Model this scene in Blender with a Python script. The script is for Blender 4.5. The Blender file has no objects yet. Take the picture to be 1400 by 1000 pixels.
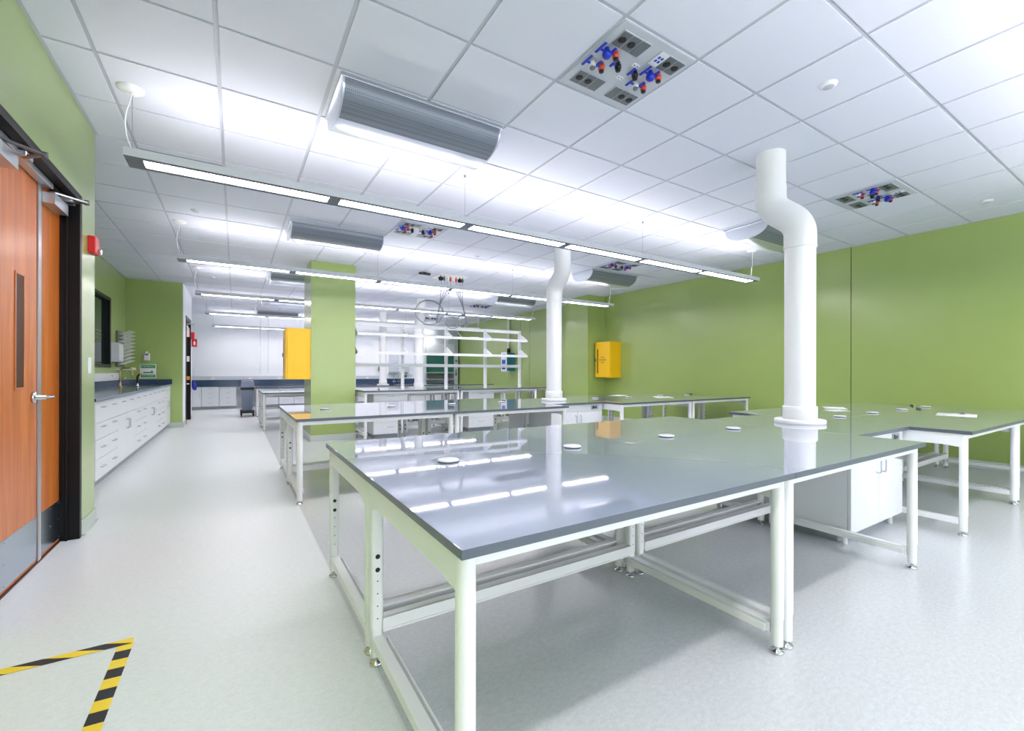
import bpy, math, random
from mathutils import Vector, Matrix
random.seed(7)
C = bpy.context.scene.collection
PI = math.pi
CZ = 3.048                      # ceiling height
TZ = 0.762                      # bench height

# ------------------------------------------------------------------ materials
def lin(c):
    c = c / 255.0
    return c / 12.92 if c <= 0.04045 else ((c + 0.055) / 1.055) ** 2.4
def rgb(r, g, b): return (lin(r), lin(g), lin(b), 1.0)

def mat(name, col, rough=0.5, metal=0.0, noise=0.0, scale=40.0, bump=0.0, spec=0.5, coat=0.0, stretch=None, ior=1.5, crough=0.03, cior=1.5):
    m = bpy.data.materials.new(name); m.use_nodes = True
    nt = m.node_tree; b = nt.nodes['Principled BSDF']
    b.inputs['Base Color'].default_value = col
    b.inputs['Roughness'].default_value = rough
    b.inputs['Metallic'].default_value = metal
    b.inputs['Specular IOR Level'].default_value = spec
    b.inputs['IOR'].default_value = ior
    b.inputs['Coat Weight'].default_value = coat
    b.inputs['Coat Roughness'].default_value = crough; b.inputs['Coat IOR'].default_value = cior
    if noise or bump:
        tc = nt.nodes.new('ShaderNodeTexCoord'); n = nt.nodes.new('ShaderNodeTexNoise')
        n.inputs['Scale'].default_value = scale; n.inputs['Detail'].default_value = 4
        if stretch:
            mp = nt.nodes.new('ShaderNodeMapping'); mp.inputs['Scale'].default_value = stretch
            nt.links.new(tc.outputs['Object'], mp.inputs['Vector']); nt.links.new(mp.outputs['Vector'], n.inputs['Vector'])
        else:
            nt.links.new(tc.outputs['Object'], n.inputs['Vector'])
        if noise:
            r = nt.nodes.new('ShaderNodeMix'); r.data_type = 'RGBA'
            lo = tuple(max(0, c * (1 - noise)) for c in col[:3]) + (1,)
            hi = tuple(min(1, c * (1 + noise)) for c in col[:3]) + (1,)
            r.inputs[6].default_value = lo; r.inputs[7].default_value = hi
            nt.links.new(n.outputs['Fac'], r.inputs[0]); nt.links.new(r.outputs[2], b.inputs['Base Color'])
        if bump:
            bp = nt.nodes.new('ShaderNodeBump'); bp.inputs['Strength'].default_value = bump; bp.inputs['Distance'].default_value = 0.002
            nt.links.new(n.outputs['Fac'], bp.inputs['Height']); nt.links.new(bp.outputs['Normal'], b.inputs['Normal'])
    return m

def emit(name, col, strength):
    m = bpy.data.materials.new(name); m.use_nodes = True
    b = m.node_tree.nodes['Principled BSDF']
    b.inputs['Base Color'].default_value = (0.8, 0.8, 0.8, 1)
    b.inputs['Emission Color'].default_value = col
    b.inputs['Emission Strength'].default_value = strength
    return m

def wood(name):
    m = bpy.data.materials.new(name); m.use_nodes = True
    nt = m.node_tree; b = nt.nodes['Principled BSDF']
    tc = nt.nodes.new('ShaderNodeTexCoord'); mp = nt.nodes.new('ShaderNodeMapping')
    mp.inputs['Scale'].default_value = (9, 9, 0.55)
    n = nt.nodes.new('ShaderNodeTexNoise'); n.inputs['Scale'].default_value = 2.0; n.inputs['Detail'].default_value = 7
    n.inputs['Distortion'].default_value = 1.2
    w = nt.nodes.new('ShaderNodeTexNoise'); w.inputs['Scale'].default_value = 60; w.inputs['Detail'].default_value = 2
    cr = nt.nodes.new('ShaderNodeValToRGB')
    cr.color_ramp.elements[0].position = 0.25; cr.color_ramp.elements[0].color = rgb(172, 84, 22)
    cr.color_ramp.elements[1].position = 0.75; cr.color_ramp.elements[1].color = rgb(226, 138, 62)
    e = cr.color_ramp.elements.new(0.5); e.color = rgb(202, 110, 36)
    mx = nt.nodes.new('ShaderNodeMix'); mx.data_type = 'FLOAT'; mx.inputs[0].default_value = 0.25
    L = nt.links.new
    L(tc.outputs['Object'], mp.inputs['Vector']); L(mp.outputs['Vector'], n.inputs['Vector']); L(mp.outputs['Vector'], w.inputs['Vector'])
    L(n.outputs['Fac'], mx.inputs[2]); L(w.outputs['Fac'], mx.inputs[3]); L(mx.outputs[0], cr.inputs['Fac'])
    L(cr.outputs['Color'], b.inputs['Base Color'])
    b.inputs['Roughness'].default_value = 0.36; b.inputs['Coat Weight'].default_value = 0.3
    b.inputs['Coat Roughness'].default_value = 0.3
    return m

def dots(name, col, hole, pitch, rough, metal):
    """perforated sheet: round holes on a square pitch in object space (x by y, or x by z)"""
    m = bpy.data.materials.new(name); m.use_nodes = True
    nt = m.node_tree; b = nt.nodes['Principled BSDF']; L = nt.links.new
    tc = nt.nodes.new('ShaderNodeTexCoord'); v = nt.nodes.new('ShaderNodeTexVoronoi')
    v.inputs['Scale'].default_value = 1.0 / pitch; v.inputs['Randomness'].default_value = 0.0
    L(tc.outputs['Object'], v.inputs['Vector'])
    lt = nt.nodes.new('ShaderNodeMath'); lt.operation = 'LESS_THAN'; lt.inputs[1].default_value = 0.30
    L(v.outputs['Distance'], lt.inputs[0])
    mx = nt.nodes.new('ShaderNodeMix'); mx.data_type = 'RGBA'
    mx.inputs[6].default_value = col; mx.inputs[7].default_value = hole
    L(lt.outputs[0], mx.inputs[0]); L(mx.outputs[2], b.inputs['Base Color'])
    b.inputs['Roughness'].default_value = rough; b.inputs['Metallic'].default_value = metal
    return m

def tile_mat():
    m = mat('ceiling_tile', rgb(218, 222, 232), 0.9, noise=0.03, scale=220, bump=0.15)
    return m

def floor_mat(name, a, bcol, rough, spec):
    m = bpy.data.materials.new(name); m.use_nodes = True
    nt = m.node_tree; b = nt.nodes['Principled BSDF']; L = nt.links.new
    tc = nt.nodes.new('ShaderNodeTexCoord')
    n = nt.nodes.new('ShaderNodeTexNoise'); n.inputs['Scale'].default_value = 130; n.inputs['Detail'].default_value = 3
    mp = nt.nodes.new('ShaderNodeMapping'); mp.inputs['Scale'].default_value = (1.5, 2.5, 1)
    n2 = nt.nodes.new('ShaderNodeTexNoise'); n2.inputs['Scale'].default_value = 24; n2.inputs['Detail'].default_value = 5
    L(tc.outputs['Object'], n.inputs['Vector']); L(tc.outputs['Object'], mp.inputs['Vector']); L(mp.outputs['Vector'], n2.inputs['Vector'])
    ad = nt.nodes.new('ShaderNodeMath'); ad.operation = 'ADD'
    L(n.outputs['Fac'], ad.inputs[0]); L(n2.outputs['Fac'], ad.inputs[1])
    hf = nt.nodes.new('ShaderNodeMath'); hf.operation = 'MULTIPLY'; hf.inputs[1].default_value = 0.5
    L(ad.outputs[0], hf.inputs[0])
    cr = nt.nodes.new('ShaderNodeValToRGB')
    cr.color_ramp.elements[0].position = 0.36; cr.color_ramp.elements[0].color = a
    cr.color_ramp.elements[1].position = 0.64; cr.color_ramp.elements[1].color = bcol
    L(hf.outputs[0], cr.inputs['Fac']); L(cr.outputs['Color'], b.inputs['Base Color'])
    b.inputs['Roughness'].default_value = rough; b.inputs['Specular IOR Level'].default_value = spec
    return m

def glass(name, col=(1, 1, 1, 1)):
    m = bpy.data.materials.new(name); m.use_nodes = True
    b = m.node_tree.nodes['Principled BSDF']
    b.inputs['Base Color'].default_value = col; b.inputs['Roughness'].default_value = 0.02
    b.inputs['Transmission Weight'].default_value = 1.0; b.inputs['IOR'].default_value = 1.5
    return m

M = {}
M['tile'] = tile_mat()
M['tee'] = mat('ceiling_grid_metal', rgb(188, 193, 202), 0.5)
M['floor_a'] = floor_mat('aisle_sheet_floor', rgb(216, 222, 221), rgb(228, 233, 233), 0.34, 0.5)
M['floor_b'] = floor_mat('lab_sheet_floor', rgb(196, 201, 204), rgb(212, 216, 219), 0.22, 0.6)
M['seam'] = mat('floor_weld_seam', rgb(215, 220, 220), 0.4)
M['green'] = mat('green_paint', rgb(158, 181, 100), 0.27, noise=0.03, scale=3, spec=0.6, coat=0.7, crough=0.28)
M['white_wall'] = mat('white_wall_paint', rgb(238, 241, 245), 0.55, noise=0.02, scale=3)
M['groove'] = mat('wall_groove', rgb(50, 60, 25), 0.8)
M['cove'] = mat('grey_cove_base', rgb(196, 205, 198), 0.5, noise=0.03, scale=30)
M['white'] = mat('white_powder_coat', rgb(236, 238, 240), 0.35, noise=0.015, scale=60)
M['lam'] = mat('white_laminate', rgb(228, 231, 236), 0.3, noise=0.01, scale=30)
M['lamedge'] = mat('grey_laminate_edge', rgb(150, 156, 164), 0.4)
M['gap'] = mat('dark_gap', rgb(60, 62, 66), 0.8)
M['top'] = mat('grey_epoxy_top', rgb(150, 159, 181), 0.035, noise=0.03, scale=14, spec=0.5, coat=0.6, ior=1.5, cior=1.6)
M['topedge'] = mat('grey_epoxy_edge', rgb(88, 97, 108), 0.3, noise=0.04, scale=60)
M['blue'] = mat('dark_blue_epoxy', rgb(48, 72, 104), 0.12, noise=0.06, scale=30, spec=0.7)
M['blueedge'] = mat('blue_grey_edge', rgb(122, 136, 158), 0.3)
M['black'] = mat('black_plastic', rgb(12, 12, 14), 0.4, noise=0.1, scale=50)
M['frame'] = mat('black_frame_paint', rgb(9, 9, 11), 0.4, noise=0.1, scale=20, spec=0.25)
M['steel'] = mat('brushed_steel', rgb(190, 196, 204), 0.28, 1.0, noise=0.05, scale=60, stretch=(1, 40, 1))
M['armgrey'] = mat('closer_arm_metal', rgb(120, 122, 126), 0.35, 0.8, noise=0.03)
M['chrome'] = mat('chrome', rgb(215, 218, 222), 0.1, 1.0, noise=0.02)
M['kick'] = mat('satin_kick_plate', rgb(178, 190, 206), 0.25, 1.0, noise=0.03, scale=30, stretch=(1, 1, 30))
M['perf'] = dots('perforated_steel', rgb(176, 184, 194), rgb(70, 78, 90), 0.012, 0.34, 0.6)
M['endcap'] = mat('satin_end_cap', rgb(205, 211, 219), 0.3, 0.8, noise=0.02)
M['alu'] = mat('fixture_aluminium', rgb(208, 212, 219), 0.42, 0.0, noise=0.02)
M['aludark'] = mat('fixture_gap_plate', rgb(112, 120, 130), 0.5, 0.2, noise=0.02)
M['lens'] = emit('lamp_lens', (1.0, 0.94, 0.96, 1), 17.0)
M['uplens'] = emit('lamp_uplight', (1.0, 0.94, 0.96, 1), 19.0)
M['cord'] = mat('white_cord', rgb(230, 232, 235), 0.5, noise=0.02)
M['wire'] = mat('steel_wire', rgb(150, 156, 164), 0.4, 0.6, noise=0.02)
M['yellow'] = mat('yellow_enamel', rgb(255, 200, 8), 0.35, noise=0.02, scale=20)
M['tape_y'] = mat('yellow_tape', rgb(246, 214, 60), 0.45, noise=0.03)
M['tape_b'] = mat('black_tape', rgb(28, 32, 42), 0.45, noise=0.05)
M['red'] = mat('red_enamel', rgb(208, 24, 34), 0.35, noise=0.03)
M['coral'] = mat('red_plastic', rgb(222, 82, 60), 0.4, noise=0.03)
M['vblue'] = mat('blue_plastic', rgb(12, 46, 184), 0.35, noise=0.04)
M['navy'] = mat('navy_fabric', rgb(26, 40, 150), 0.7, noise=0.1, scale=60)
M['slate'] = mat('slate_face_plate', rgb(104, 112, 116), 0.45, noise=0.04)
M['panel'] = mat('grey_service_plate', rgb(192, 198, 205), 0.45, noise=0.015)
M['bin'] = mat('grey_bin_plastic', rgb(124, 138, 160), 0.45, noise=0.04)
M['binlid'] = mat('blue_grey_liner', rgb(112, 124, 148), 0.4, noise=0.06)
M['brass'] = mat('lab_brass', rgb(186, 164, 118), 0.25, 1.0, noise=0.04)
M['wood'] = wood('cherry_veneer')
M['wooddark'] = mat('dark_wood_reveal', rgb(70, 32, 12), 0.5, noise=0.2, scale=30)
M['sign_g'] = mat('sign_green', rgb(12, 150, 72), 0.5, noise=0.02)
M['sign_w'] = mat('sign_white', rgb(240, 244, 242), 0.5, noise=0.01)
M['teal'] = mat('sash_teal', rgb(28, 104, 92), 0.08, noise=0.04, scale=5, spec=0.6)
M['hoodgrey'] = mat('hood_grey', rgb(200, 208, 216), 0.4, noise=0.02)
M['paper'] = mat('paper', rgb(245, 246, 244), 0.7, noise=0.01)
M['pegs'] = mat('white_pegs', rgb(240, 242, 242), 0.35, noise=0.01)
M['rackboard'] = mat('grey_green_board', rgb(96, 108, 88), 0.5, noise=0.03)
M['ventgrey'] = dots('slot_vent_grille', rgb(128, 138, 152), rgb(60, 68, 80), 0.014, 0.5, 0.0)
M['perfface'] = dots('perforated_face', rgb(134, 142, 152), rgb(70, 78, 88), 0.012, 0.4, 0.35)
M['pegboard'] = dots('pegboard', rgb(206, 212, 222), rgb(120, 132, 152), 0.05, 0.4, 0.0)
M['glassdark'] = mat('dark_window_glass', rgb(16, 40, 36), 0.03, noise=0.05, scale=2, spec=0.9)
M['glass'] = glass('clear_glass')
M['orange'] = mat('orange_tag', rgb(240, 160, 40), 0.5, noise=0.02)
M['boxblue'] = mat('blue_dispenser', rgb(40, 118, 140), 0.4, noise=0.03)
M['duct'] = mat('white_duct_jacket', rgb(238, 239, 240), 0.4, noise=0.03, scale=22, stretch=(30, 30, 1.0), bump=0.05)
M['text'] = mat('dark_print', rgb(92, 66, 10), 0.6, noise=0.02)
M['hose'] = mat('silver_hose', rgb(150, 158, 170), 0.35, 0.4, noise=0.02)

# ------------------------------------------------------------------ mesh builder
class MB:
    def __init__(s): s.v = []; s.f = []; s.m = []; s.sm = []
    def add(s, vs, fs, mi=0, smooth=False):
        o = len(s.v); s.v += [tuple(v) for v in vs]
        for f in fs: s.f.append(tuple(o + i for i in f)); s.m.append(mi); s.sm.append(smooth)
        return s
    def box(s, x0, x1, y0, y1, z0, z1, mi=0):
        vs = [(x, y, z) for z in (z0, z1) for y in (y0, y1) for x in (x0, x1)]
        return s.add(vs, [(0, 2, 3, 1), (4, 5, 7, 6), (0, 1, 5, 4), (2, 6, 7, 3), (0, 4, 6, 2), (1, 3, 7, 5)], mi)
    def prism(s, pts, axis, a, b, mi=0, smooth=False):
        """polygon (p,q) extruded along axis from a to b; x: (y,z)  y: (x,z)  z: (x,y)"""
        def P(p, t): return {'x': (t, p[0], p[1]), 'y': (p[0], t, p[1]), 'z': (p[0], p[1], t)}[axis]
        n = len(pts)
        s.add([P(p, a) for p in pts] + [P(p, b) for p in pts], [(i, (i + 1) % n, n + (i + 1) % n, n + i) for i in range(n)], mi, smooth)
        s.add([P(p, a) for p in pts], [tuple(range(n))[::-1]], mi)
        s.add([P(p, b) for p in pts], [tuple(range(n))], mi)
        return s
    def lathe(s, prof, c=(0, 0, 0), n=24, mi=0, axis='z'):
        vs = []; k = len(prof)
        for r, z in prof:
            for i in range(n):
                a = 2 * PI * i / n; p = (r * math.cos(a), r * math.sin(a), z)
                if axis == 'x': p = (p[2], p[0], p[1])
                elif axis == 'y': p = (p[0], p[2], p[1])
                vs.append((p[0] + c[0], p[1] + c[1], p[2] + c[2]))
        fs = [(j * n + i, j * n + (i + 1) % n, (j + 1) * n + (i + 1) % n, (j + 1) * n + i) for j in range(k - 1) for i in range(n)]
        s.add(vs, fs, mi, True)
        s.add(vs[:n], [tuple(range(n))[::-1]], mi); s.add(vs[-n:], [tuple(range(n))], mi)
        return s
    def tube(s, pts, r, n=10, mi=0, closed=False):
        pts = [Vector(p) for p in pts]; k = len(pts); vs = []
        up = None
        for i, p in enumerate(pts):
            a = pts[(i - 1) % k] if (i > 0 or closed) else p
            b = pts[(i + 1) % k] if (i < k - 1 or closed) else p
            t = (b - a).normalized()
            if up is None:
                up = Vector((0, 0, 1)) if abs(t.z) < 0.9 else Vector((1, 0, 0))
            x = up - t * up.dot(t)
            if x.length < 1e-6: x = t.orthogonal()
            x.normalize(); up = x; y = t.cross(x)
            rr = r[i] if isinstance(r, (list, tuple)) else r
            for j in range(n):
                q = 2 * PI * j / n; vs.append(p + x * (rr * math.cos(q)) + y * (rr * math.sin(q)))
        m = k if closed else k - 1
        fs = [(i * n + j, i * n + (j + 1) % n, ((i + 1) % k) * n + (j + 1) % n, ((i + 1) % k) * n + j) for i in range(m) for j in range(n)]
        s.add(vs, fs, mi, True)
        if not closed:
            s.add(vs[:n], [tuple(range(n))[::-1]], mi); s.add(vs[-n:], [tuple(range(n))], mi)
        return s
    def shift(s, d):
        s.v = [(v[0] - d[0], v[1] - d[1], v[2] - d[2]) for v in s.v]; return s
    def build(s, name, mats, parent=None, bevel=0.0):
        me = bpy.data.meshes.new(name)
        me.from_pydata(s.v, [], s.f)
        for m in (mats if isinstance(mats, (list, tuple)) else [mats]): me.materials.append(M[m] if isinstance(m, str) else m)
        me.polygons.foreach_set('material_index', s.m); me.polygons.foreach_set('use_smooth', s.sm)
        me.update()
        import bmesh
        bm = bmesh.new(); bm.from_mesh(me); bmesh.ops.recalc_face_normals(bm, faces=bm.faces); bm.to_mesh(me); bm.free()
        o = bpy.data.objects.new(name, me); C.objects.link(o)
        if parent: o.parent = parent
        if bevel:
            b = o.modifiers.new('bevel', 'BEVEL'); b.width = bevel; b.segments = 2; b.limit_method = 'ANGLE'; b.angle_limit = 0.8
            b.harden_normals = False
        return o

def tag(o, label=None, cat=None, group=None, kind=None):
    if label: o['label'] = label
    if cat: o['category'] = cat
    if group: o['group'] = group
    if kind: o['kind'] = kind
    return o
def empty(name, loc=(0, 0, 0), rz=0.0, label=None, cat=None, group=None):
    o = bpy.data.objects.new(name, None); C.objects.link(o); o.empty_display_size = 0.05
    o.location = loc; o.rotation_euler = (0, 0, rz)
    return tag(o, label, cat, group)
def put(root, name, mb, mats, bevel=0.0, parent=None):
    """mesh given in world coordinates, linked under an un-rotated root"""
    l = root.location
    return mb.shift(l).build(name, mats, parent or root, bevel)
def copy_tree(o, parent=None):
    c = o.copy(); C.objects.link(c)
    if parent: c.parent = parent
    for ch in list(o.children): copy_tree(ch, c)
    return c
def struct(name, mb, mats, bevel=0.0):
    o = mb.build(name, mats, None, bevel); o['kind'] = 'structure'; return o
def fillet(pts, r, n=6):
    """round the corners of a polyline"""
    P = [Vector(p) for p in pts]; out = [P[0]]
    for a, b, c in zip(P, P[1:], P[2:]):
        d1 = (a - b); d2 = (c - b); k = min(r, d1.length * 0.49, d2.length * 0.49)
        p, q = b + d1.normalized() * k, b + d2.normalized() * k
        for i in range(n + 1):
            t = i / n; out.append(p * (1 - t) ** 2 + b * (2 * t * (1 - t)) + q * t * t)
    return out + [P[-1]]
def text(name, body, size, loc, rot, m, parent, align='CENTER'):
    cu = bpy.data.curves.new(name, 'FONT'); cu.body = body; cu.size = size; cu.align_x = align; cu.align_y = 'CENTER'; cu.extrude = 0.0006
    tmp = bpy.data.objects.new(name, cu); C.objects.link(tmp); bpy.context.view_layer.update()
    me = bpy.data.meshes.new_from_object(tmp.evaluated_get(bpy.context.evaluated_depsgraph_get()))
    bpy.data.objects.remove(tmp); bpy.data.curves.remove(cu)
    me.materials.clear(); me.materials.append(M[m])
    o = bpy.data.objects.new(name, me); C.objects.link(o)
    o.parent = parent; o.location = loc; o.rotation_euler = rot
    return o

# ------------------------------------------------------------------ the room
XL, XR, YF, YB = -0.94, 7.77, -4.0, 17.4
YA, YC, YD = 4.70, 11.65, 13.82          # alcove start, alcove end, end of the block wall
XA, XN = -1.87, -2.3
f = MB()
f.add([(XN - .3, YF, 0), (0.475, YF, 0), (0.475, YB, 0), (XN - .3, YB, 0)], [(0, 1, 2, 3)], 0)
f.add([(0.475, YF, 0), (XR + .1, YF, 0), (XR + .1, YB, 0), (0.475, YB, 0)], [(0, 1, 2, 3)], 1)
f.box(XN - .3, XR + .1, YF, YB, -0.1, -0.005, 0)
f.box(0.471, 0.479, YF, YB, -0.004, 0.0006, 2)
struct('floor', f, ['floor_a', 'floor_b', 'seam'])

G = 0.6096; gx0 = 2.957; gy0 = 1.0515; tee = 0.012
ce = MB()
ce.box(XN - .3, XR + .2, YF - .1, YB + .2, CZ + 0.007, CZ + 0.12, 1)
k0 = math.floor((XN - gx0) / G); k1 = math.ceil((XR - gx0) / G); j0 = math.floor((YF - gy0) / G); j1 = math.ceil((YB - gy0) / G)
for k in range(k0, k1):
    for j in range(j0, j1):
        x0, x1 = gx0 + k * G + tee, gx0 + (k + 1) * G - tee
        y0, y1 = gy0 + j * G + tee, gy0 + (j + 1) * G - tee
        x0 = max(x0, XN - .2); x1 = min(x1, XR + .1); y1 = min(y1, YB + .1); y0 = max(y0, YF)
        if x1 - x0 > 0.01 and y1 - y0 > 0.01: ce.box(x0, x1, y0, y1, CZ, CZ + 0.0075, 0)
struct('ceiling', ce, ['tile', 'tee'])

DY0, DY1, DZ = 2.87, 4.30, 2.42          # outside of the double door's frame
w = MB()
w.box(-1.30, XL, YF, DY0, 0, CZ); w.box(-1.30, XL, DY1, YA, 0, CZ); w.box(-1.30, XL, DY0, DY1, DZ, CZ)
w.box(XA - .1, -1.30, YA - .12, YA, 0, CZ); w.box(-1.32, -1.25, DY0 - .1, DY1 + .1, 0, DZ + .1)
struct('wall_left', w, ['green'])
WY0, WY1, WZ0, WZ1 = 6.6, 10.38, 1.24, 2.47
w = MB()
w.box(XA - .12, XA, YA, WY0, 0, CZ); w.box(XA - .12, XA, WY1, YC, 0, CZ); w.box(XA - .12, XA, WY0, WY1, 0, WZ0); w.box(XA - .12, XA, WY0, WY1, WZ1, CZ)
struct('wall_alcove', w, ['green'])
E0, E1, EZ = 12.25, 13.42, 2.38          # far door frame
w = MB()
w.box(XA - .12, -1.05, YC, YD, 0, CZ); w.box(-1.05, XL, YC, E0, 0, CZ); w.box(-1.05, XL, E1, YD, 0, CZ); w.box(-1.05, XL, E0, E1, EZ, CZ)
struct('wall_block', w, ['green'])
w = MB(); w.box(XL - .004, XL + .004, YC - .004, YC + .03, 0.1, CZ); w.box(XL - .002, XL + .003, YC + .03, E0 - .06, 0.1, CZ)
w.box(XL - .002, XL + .003, E1 + .06, YD, 0.1, CZ); w.box(XL - .002, XL + .003, E0 - .06, E1 + .06, EZ + .06, CZ)
struct('trim_1', w, ['white_wall'])
w = MB(); w.box(XN - .12, XN, YD, YB, 0, CZ); struct('wall_recess', w, ['white_wall'])
w = MB(); w.box(XN, XA - .12, YD - .12, YD, 0, CZ); struct('wall_return', w, ['white_wall'])
w = MB(); w.box(XN - .12, XR + .12, YB, YB + .12, 0, CZ)
struct('wall_back', w, ['white_wall'])
w = MB(); w.box(0.72, 0.728, YB - .002, YB, 1.1, CZ); w.box(0.96, 0.968, YB - .002, YB, 1.1, CZ); struct('trim_2', w, ['lamedge'])
w = MB(); w.box(XR, XR + .12, YF, YB, 0, CZ)
struct('wall_right', w, ['green'])
w = MB(); w.box(7.23, XR, 8.13, 8.95, 0, CZ); struct('pilaster', w, ['green'])
w = MB()
for y in (2.93, 11.42, 11.95): w.box(XR - .002, XR, y - .004, y + .004, 0.1, CZ)
struct('trim_3', w, ['groove'])
w = MB(); w.box(-1.3, XR + .12, YF - .12, YF, 0, .8); w.box(-1.3, XR + .12, YF - .12, YF, 2.75, CZ)   # unseen window openings behind the viewer, added to let in fill daylight
for a, b in ((-1.3, -.6), (1.85, 2.15), (4.55, 4.85), (7.3, XR + .12)): w.box(a, b, YF - .12, YF, .8, 2.75)
struct('wall_front', w, ['white_wall'])
for i, (a, b) in enumerate(((-.6, 1.85), (2.15, 4.55), (4.85, 7.3))):  # frames of the added window openings, out of view
    w = MB()
    for x0, x1, z0, z1 in ((a, a + .06, .8, 2.75), (b - .06, b, .8, 2.75), (a + .06, b - .06, .8, .86), (a + .06, b - .06, 2.69, 2.75), ((a + b) / 2 - .03, (a + b) / 2 + .03, .86, 2.69)): w.box(x0, x1, YF - .1, YF - .04, z0, z1)
    struct('window_%d' % (i + 2), w, ['frame'])
w = MB(); w.box(1.08, 1.80, 8.12, 8.98, 0, CZ); struct('column', w, ['green'])
w = MB(); w.box(1.065, 1.815, 8.105, 8.995, 0, 0.1); struct('baseboard_column', w, ['cove'], 0.004)
w = MB(); w.box(XL, XL + .010, DY1 + .02, YA + .01, 0, 0.1); w.box(XL, XL + .03, DY1 + .02, YA + .012, 0, 0.012); w.box(-1.1, XL + .010, YA, YA + .01, 0, 0.1)
struct('baseboard_left', w, ['cove'], 0.003)
w = MB(); w.box(XA, XL + .01, YC - .01, YC, 0, 0.1); w.box(XL, XL + .010, YC, E0 - .02, 0, 0.1); w.box(XL, XL + .010, E1 + .02, YD, 0, 0.1)
struct('baseboard_block', w, ['cove'], 0.003)
w = MB(); w.box(XR - .010, XR, YF, 8.12, 0, 0.1); w.box(7.22, 7.23, 8.12, 8.96, 0, 0.1); w.box(7.23, XR - .01, 8.12, 8.13, 0, .1); w.box(XR - .01, XR, 8.96, YB, 0, .1)
struct('baseboard_right', w, ['cove'], 0.003)
w = MB()                                   # pale wall-angle of the ceiling grid
w.box(XL, XL + .022, YF, YA, CZ - .004, CZ); w.box(XR - .022, XR, YF, 8.13, CZ - .004, CZ); w.box(XA, XL + .02, YC - .02, YC, CZ - .004, CZ)
w.box(XA, XA + .022, YA, YC, CZ - .004, CZ); w.box(XR - .022, XR, 8.95, YB, CZ - .004, CZ)
struct('trim_4', w, ['tee'])

# window in the alcove wall
wr = empty('window_1', (XA, (WY0 + WY1) / 2, WZ0)); wr['kind'] = 'structure'
m = MB()
for a, b, c, d in ((WY0, WY0 + .09, WZ0, WZ1), (WY1 - .09, WY1, WZ0, WZ1), (WY0 + .09, WY1 - .09, WZ0, WZ0 + .06), (WY0 + .09, WY1 - .09, WZ1 - .06, WZ1)):
    m.box(XA - .06, XA + .012, a, b, c, d)
put(wr, 'window_frame', m, 'frame', 0.003)
m = MB(); m.box(XA - .06, XA - .045, WY0 + .05, WY1 - .05, WZ0 + .03, WZ1 - .03); put(wr, 'window_pane', m, 'glassdark')

# ------------------------------------------------------------------ entrance double door on the left
XD = -1.03
d = empty('door_1', (XD, 3.84, 0)); d['kind'] = 'structure'
m = MB()
m.box(-1.12, XL + .014, DY1 - .05, DY1, 0, DZ); m.box(-1.12, XL + .014, DY0, DY0 + .05, 0, DZ); m.box(-1.12, XL + .014, DY0 + .05, DY1 - .05, DZ - .05, DZ)
m.box(-1.000, -0.985, DY1 - .066, DY1 - .05, 0, DZ - .05); m.box(-1.000, -0.985, DY0 + .05, DY1 - .05, DZ - .066, DZ - .05)
put(d, 'door_frame', m, 'frame', 0.003)
LZ = DZ - .058
def leaf(y0, y1, label):
    m = MB(); m.box(XD - .045, XD, y0, y1, 0.012, LZ)
    o = put(d, 'door_leaf', m, 'wood', 0.002); o['label'] = label; return o
near = leaf(DY0 + .055, 3.834, 'cherry wood door leaf with lever handle and slim glass slot')
far = leaf(3.846, DY1 - .053, 'narrow cherry wood door leaf with steel edge strip')
m = MB(); m.box(XD, XD + .006, 3.843, 3.892, 0.012, LZ); put(d, 'edge_strip', m, 'endcap', 0, far)
for lf, a, b in ((near, DY0 + .06, 3.83), (far, 3.895, DY1 - .055)):
    m = MB(); m.box(XD, XD + .002, a, b, 0.03, 0.29)
    for y in (a + .015, (a + b) / 2, b - .015):
        for z in (0.045, 0.16, 0.275): m.lathe([(.004, 0), (.0035, .0012), (.001, .0018)], (XD + .002, y, z), 8, axis='x')
    put(d, 'kick_plate', m, 'kick', 0, lf)
m = MB(); m.box(XD - .02, XD + .001, 3.525, 3.645, 1.08, 1.725)
m.box(XD, XD + .004, 3.515, 3.53, 1.07, 1.735, 1); m.box(XD, XD + .004, 3.637, 3.652, 1.07, 1.735, 1); m.box(XD, XD + .004, 3.53, 3.637, 1.07, 1.085, 1); m.box(XD, XD + .004, 3.53, 3.637, 1.72, 1.735, 1)
put(d, 'vision_panel', m, ['wooddark', 'wood'], 0.002, near)
# lever handle
hy, hz = 3.775, 1.02
m = MB(); m.lathe([(.001, 0), (.034, 0), (.036, .006), (.036, .012), (.030, .016), (.014, .018), (.013, .060), (.001, .060)], (XD, hy, hz), 28, axis='x')
m.tube(fillet([(XD + .048, hy, hz), (XD + .052, hy + .02, hz), (XD + .052, hy + .125, hz - .004)], .02, 4), .0115, 14)
put(d, 'lever_handle', m, 'chrome', 0, near)
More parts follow.
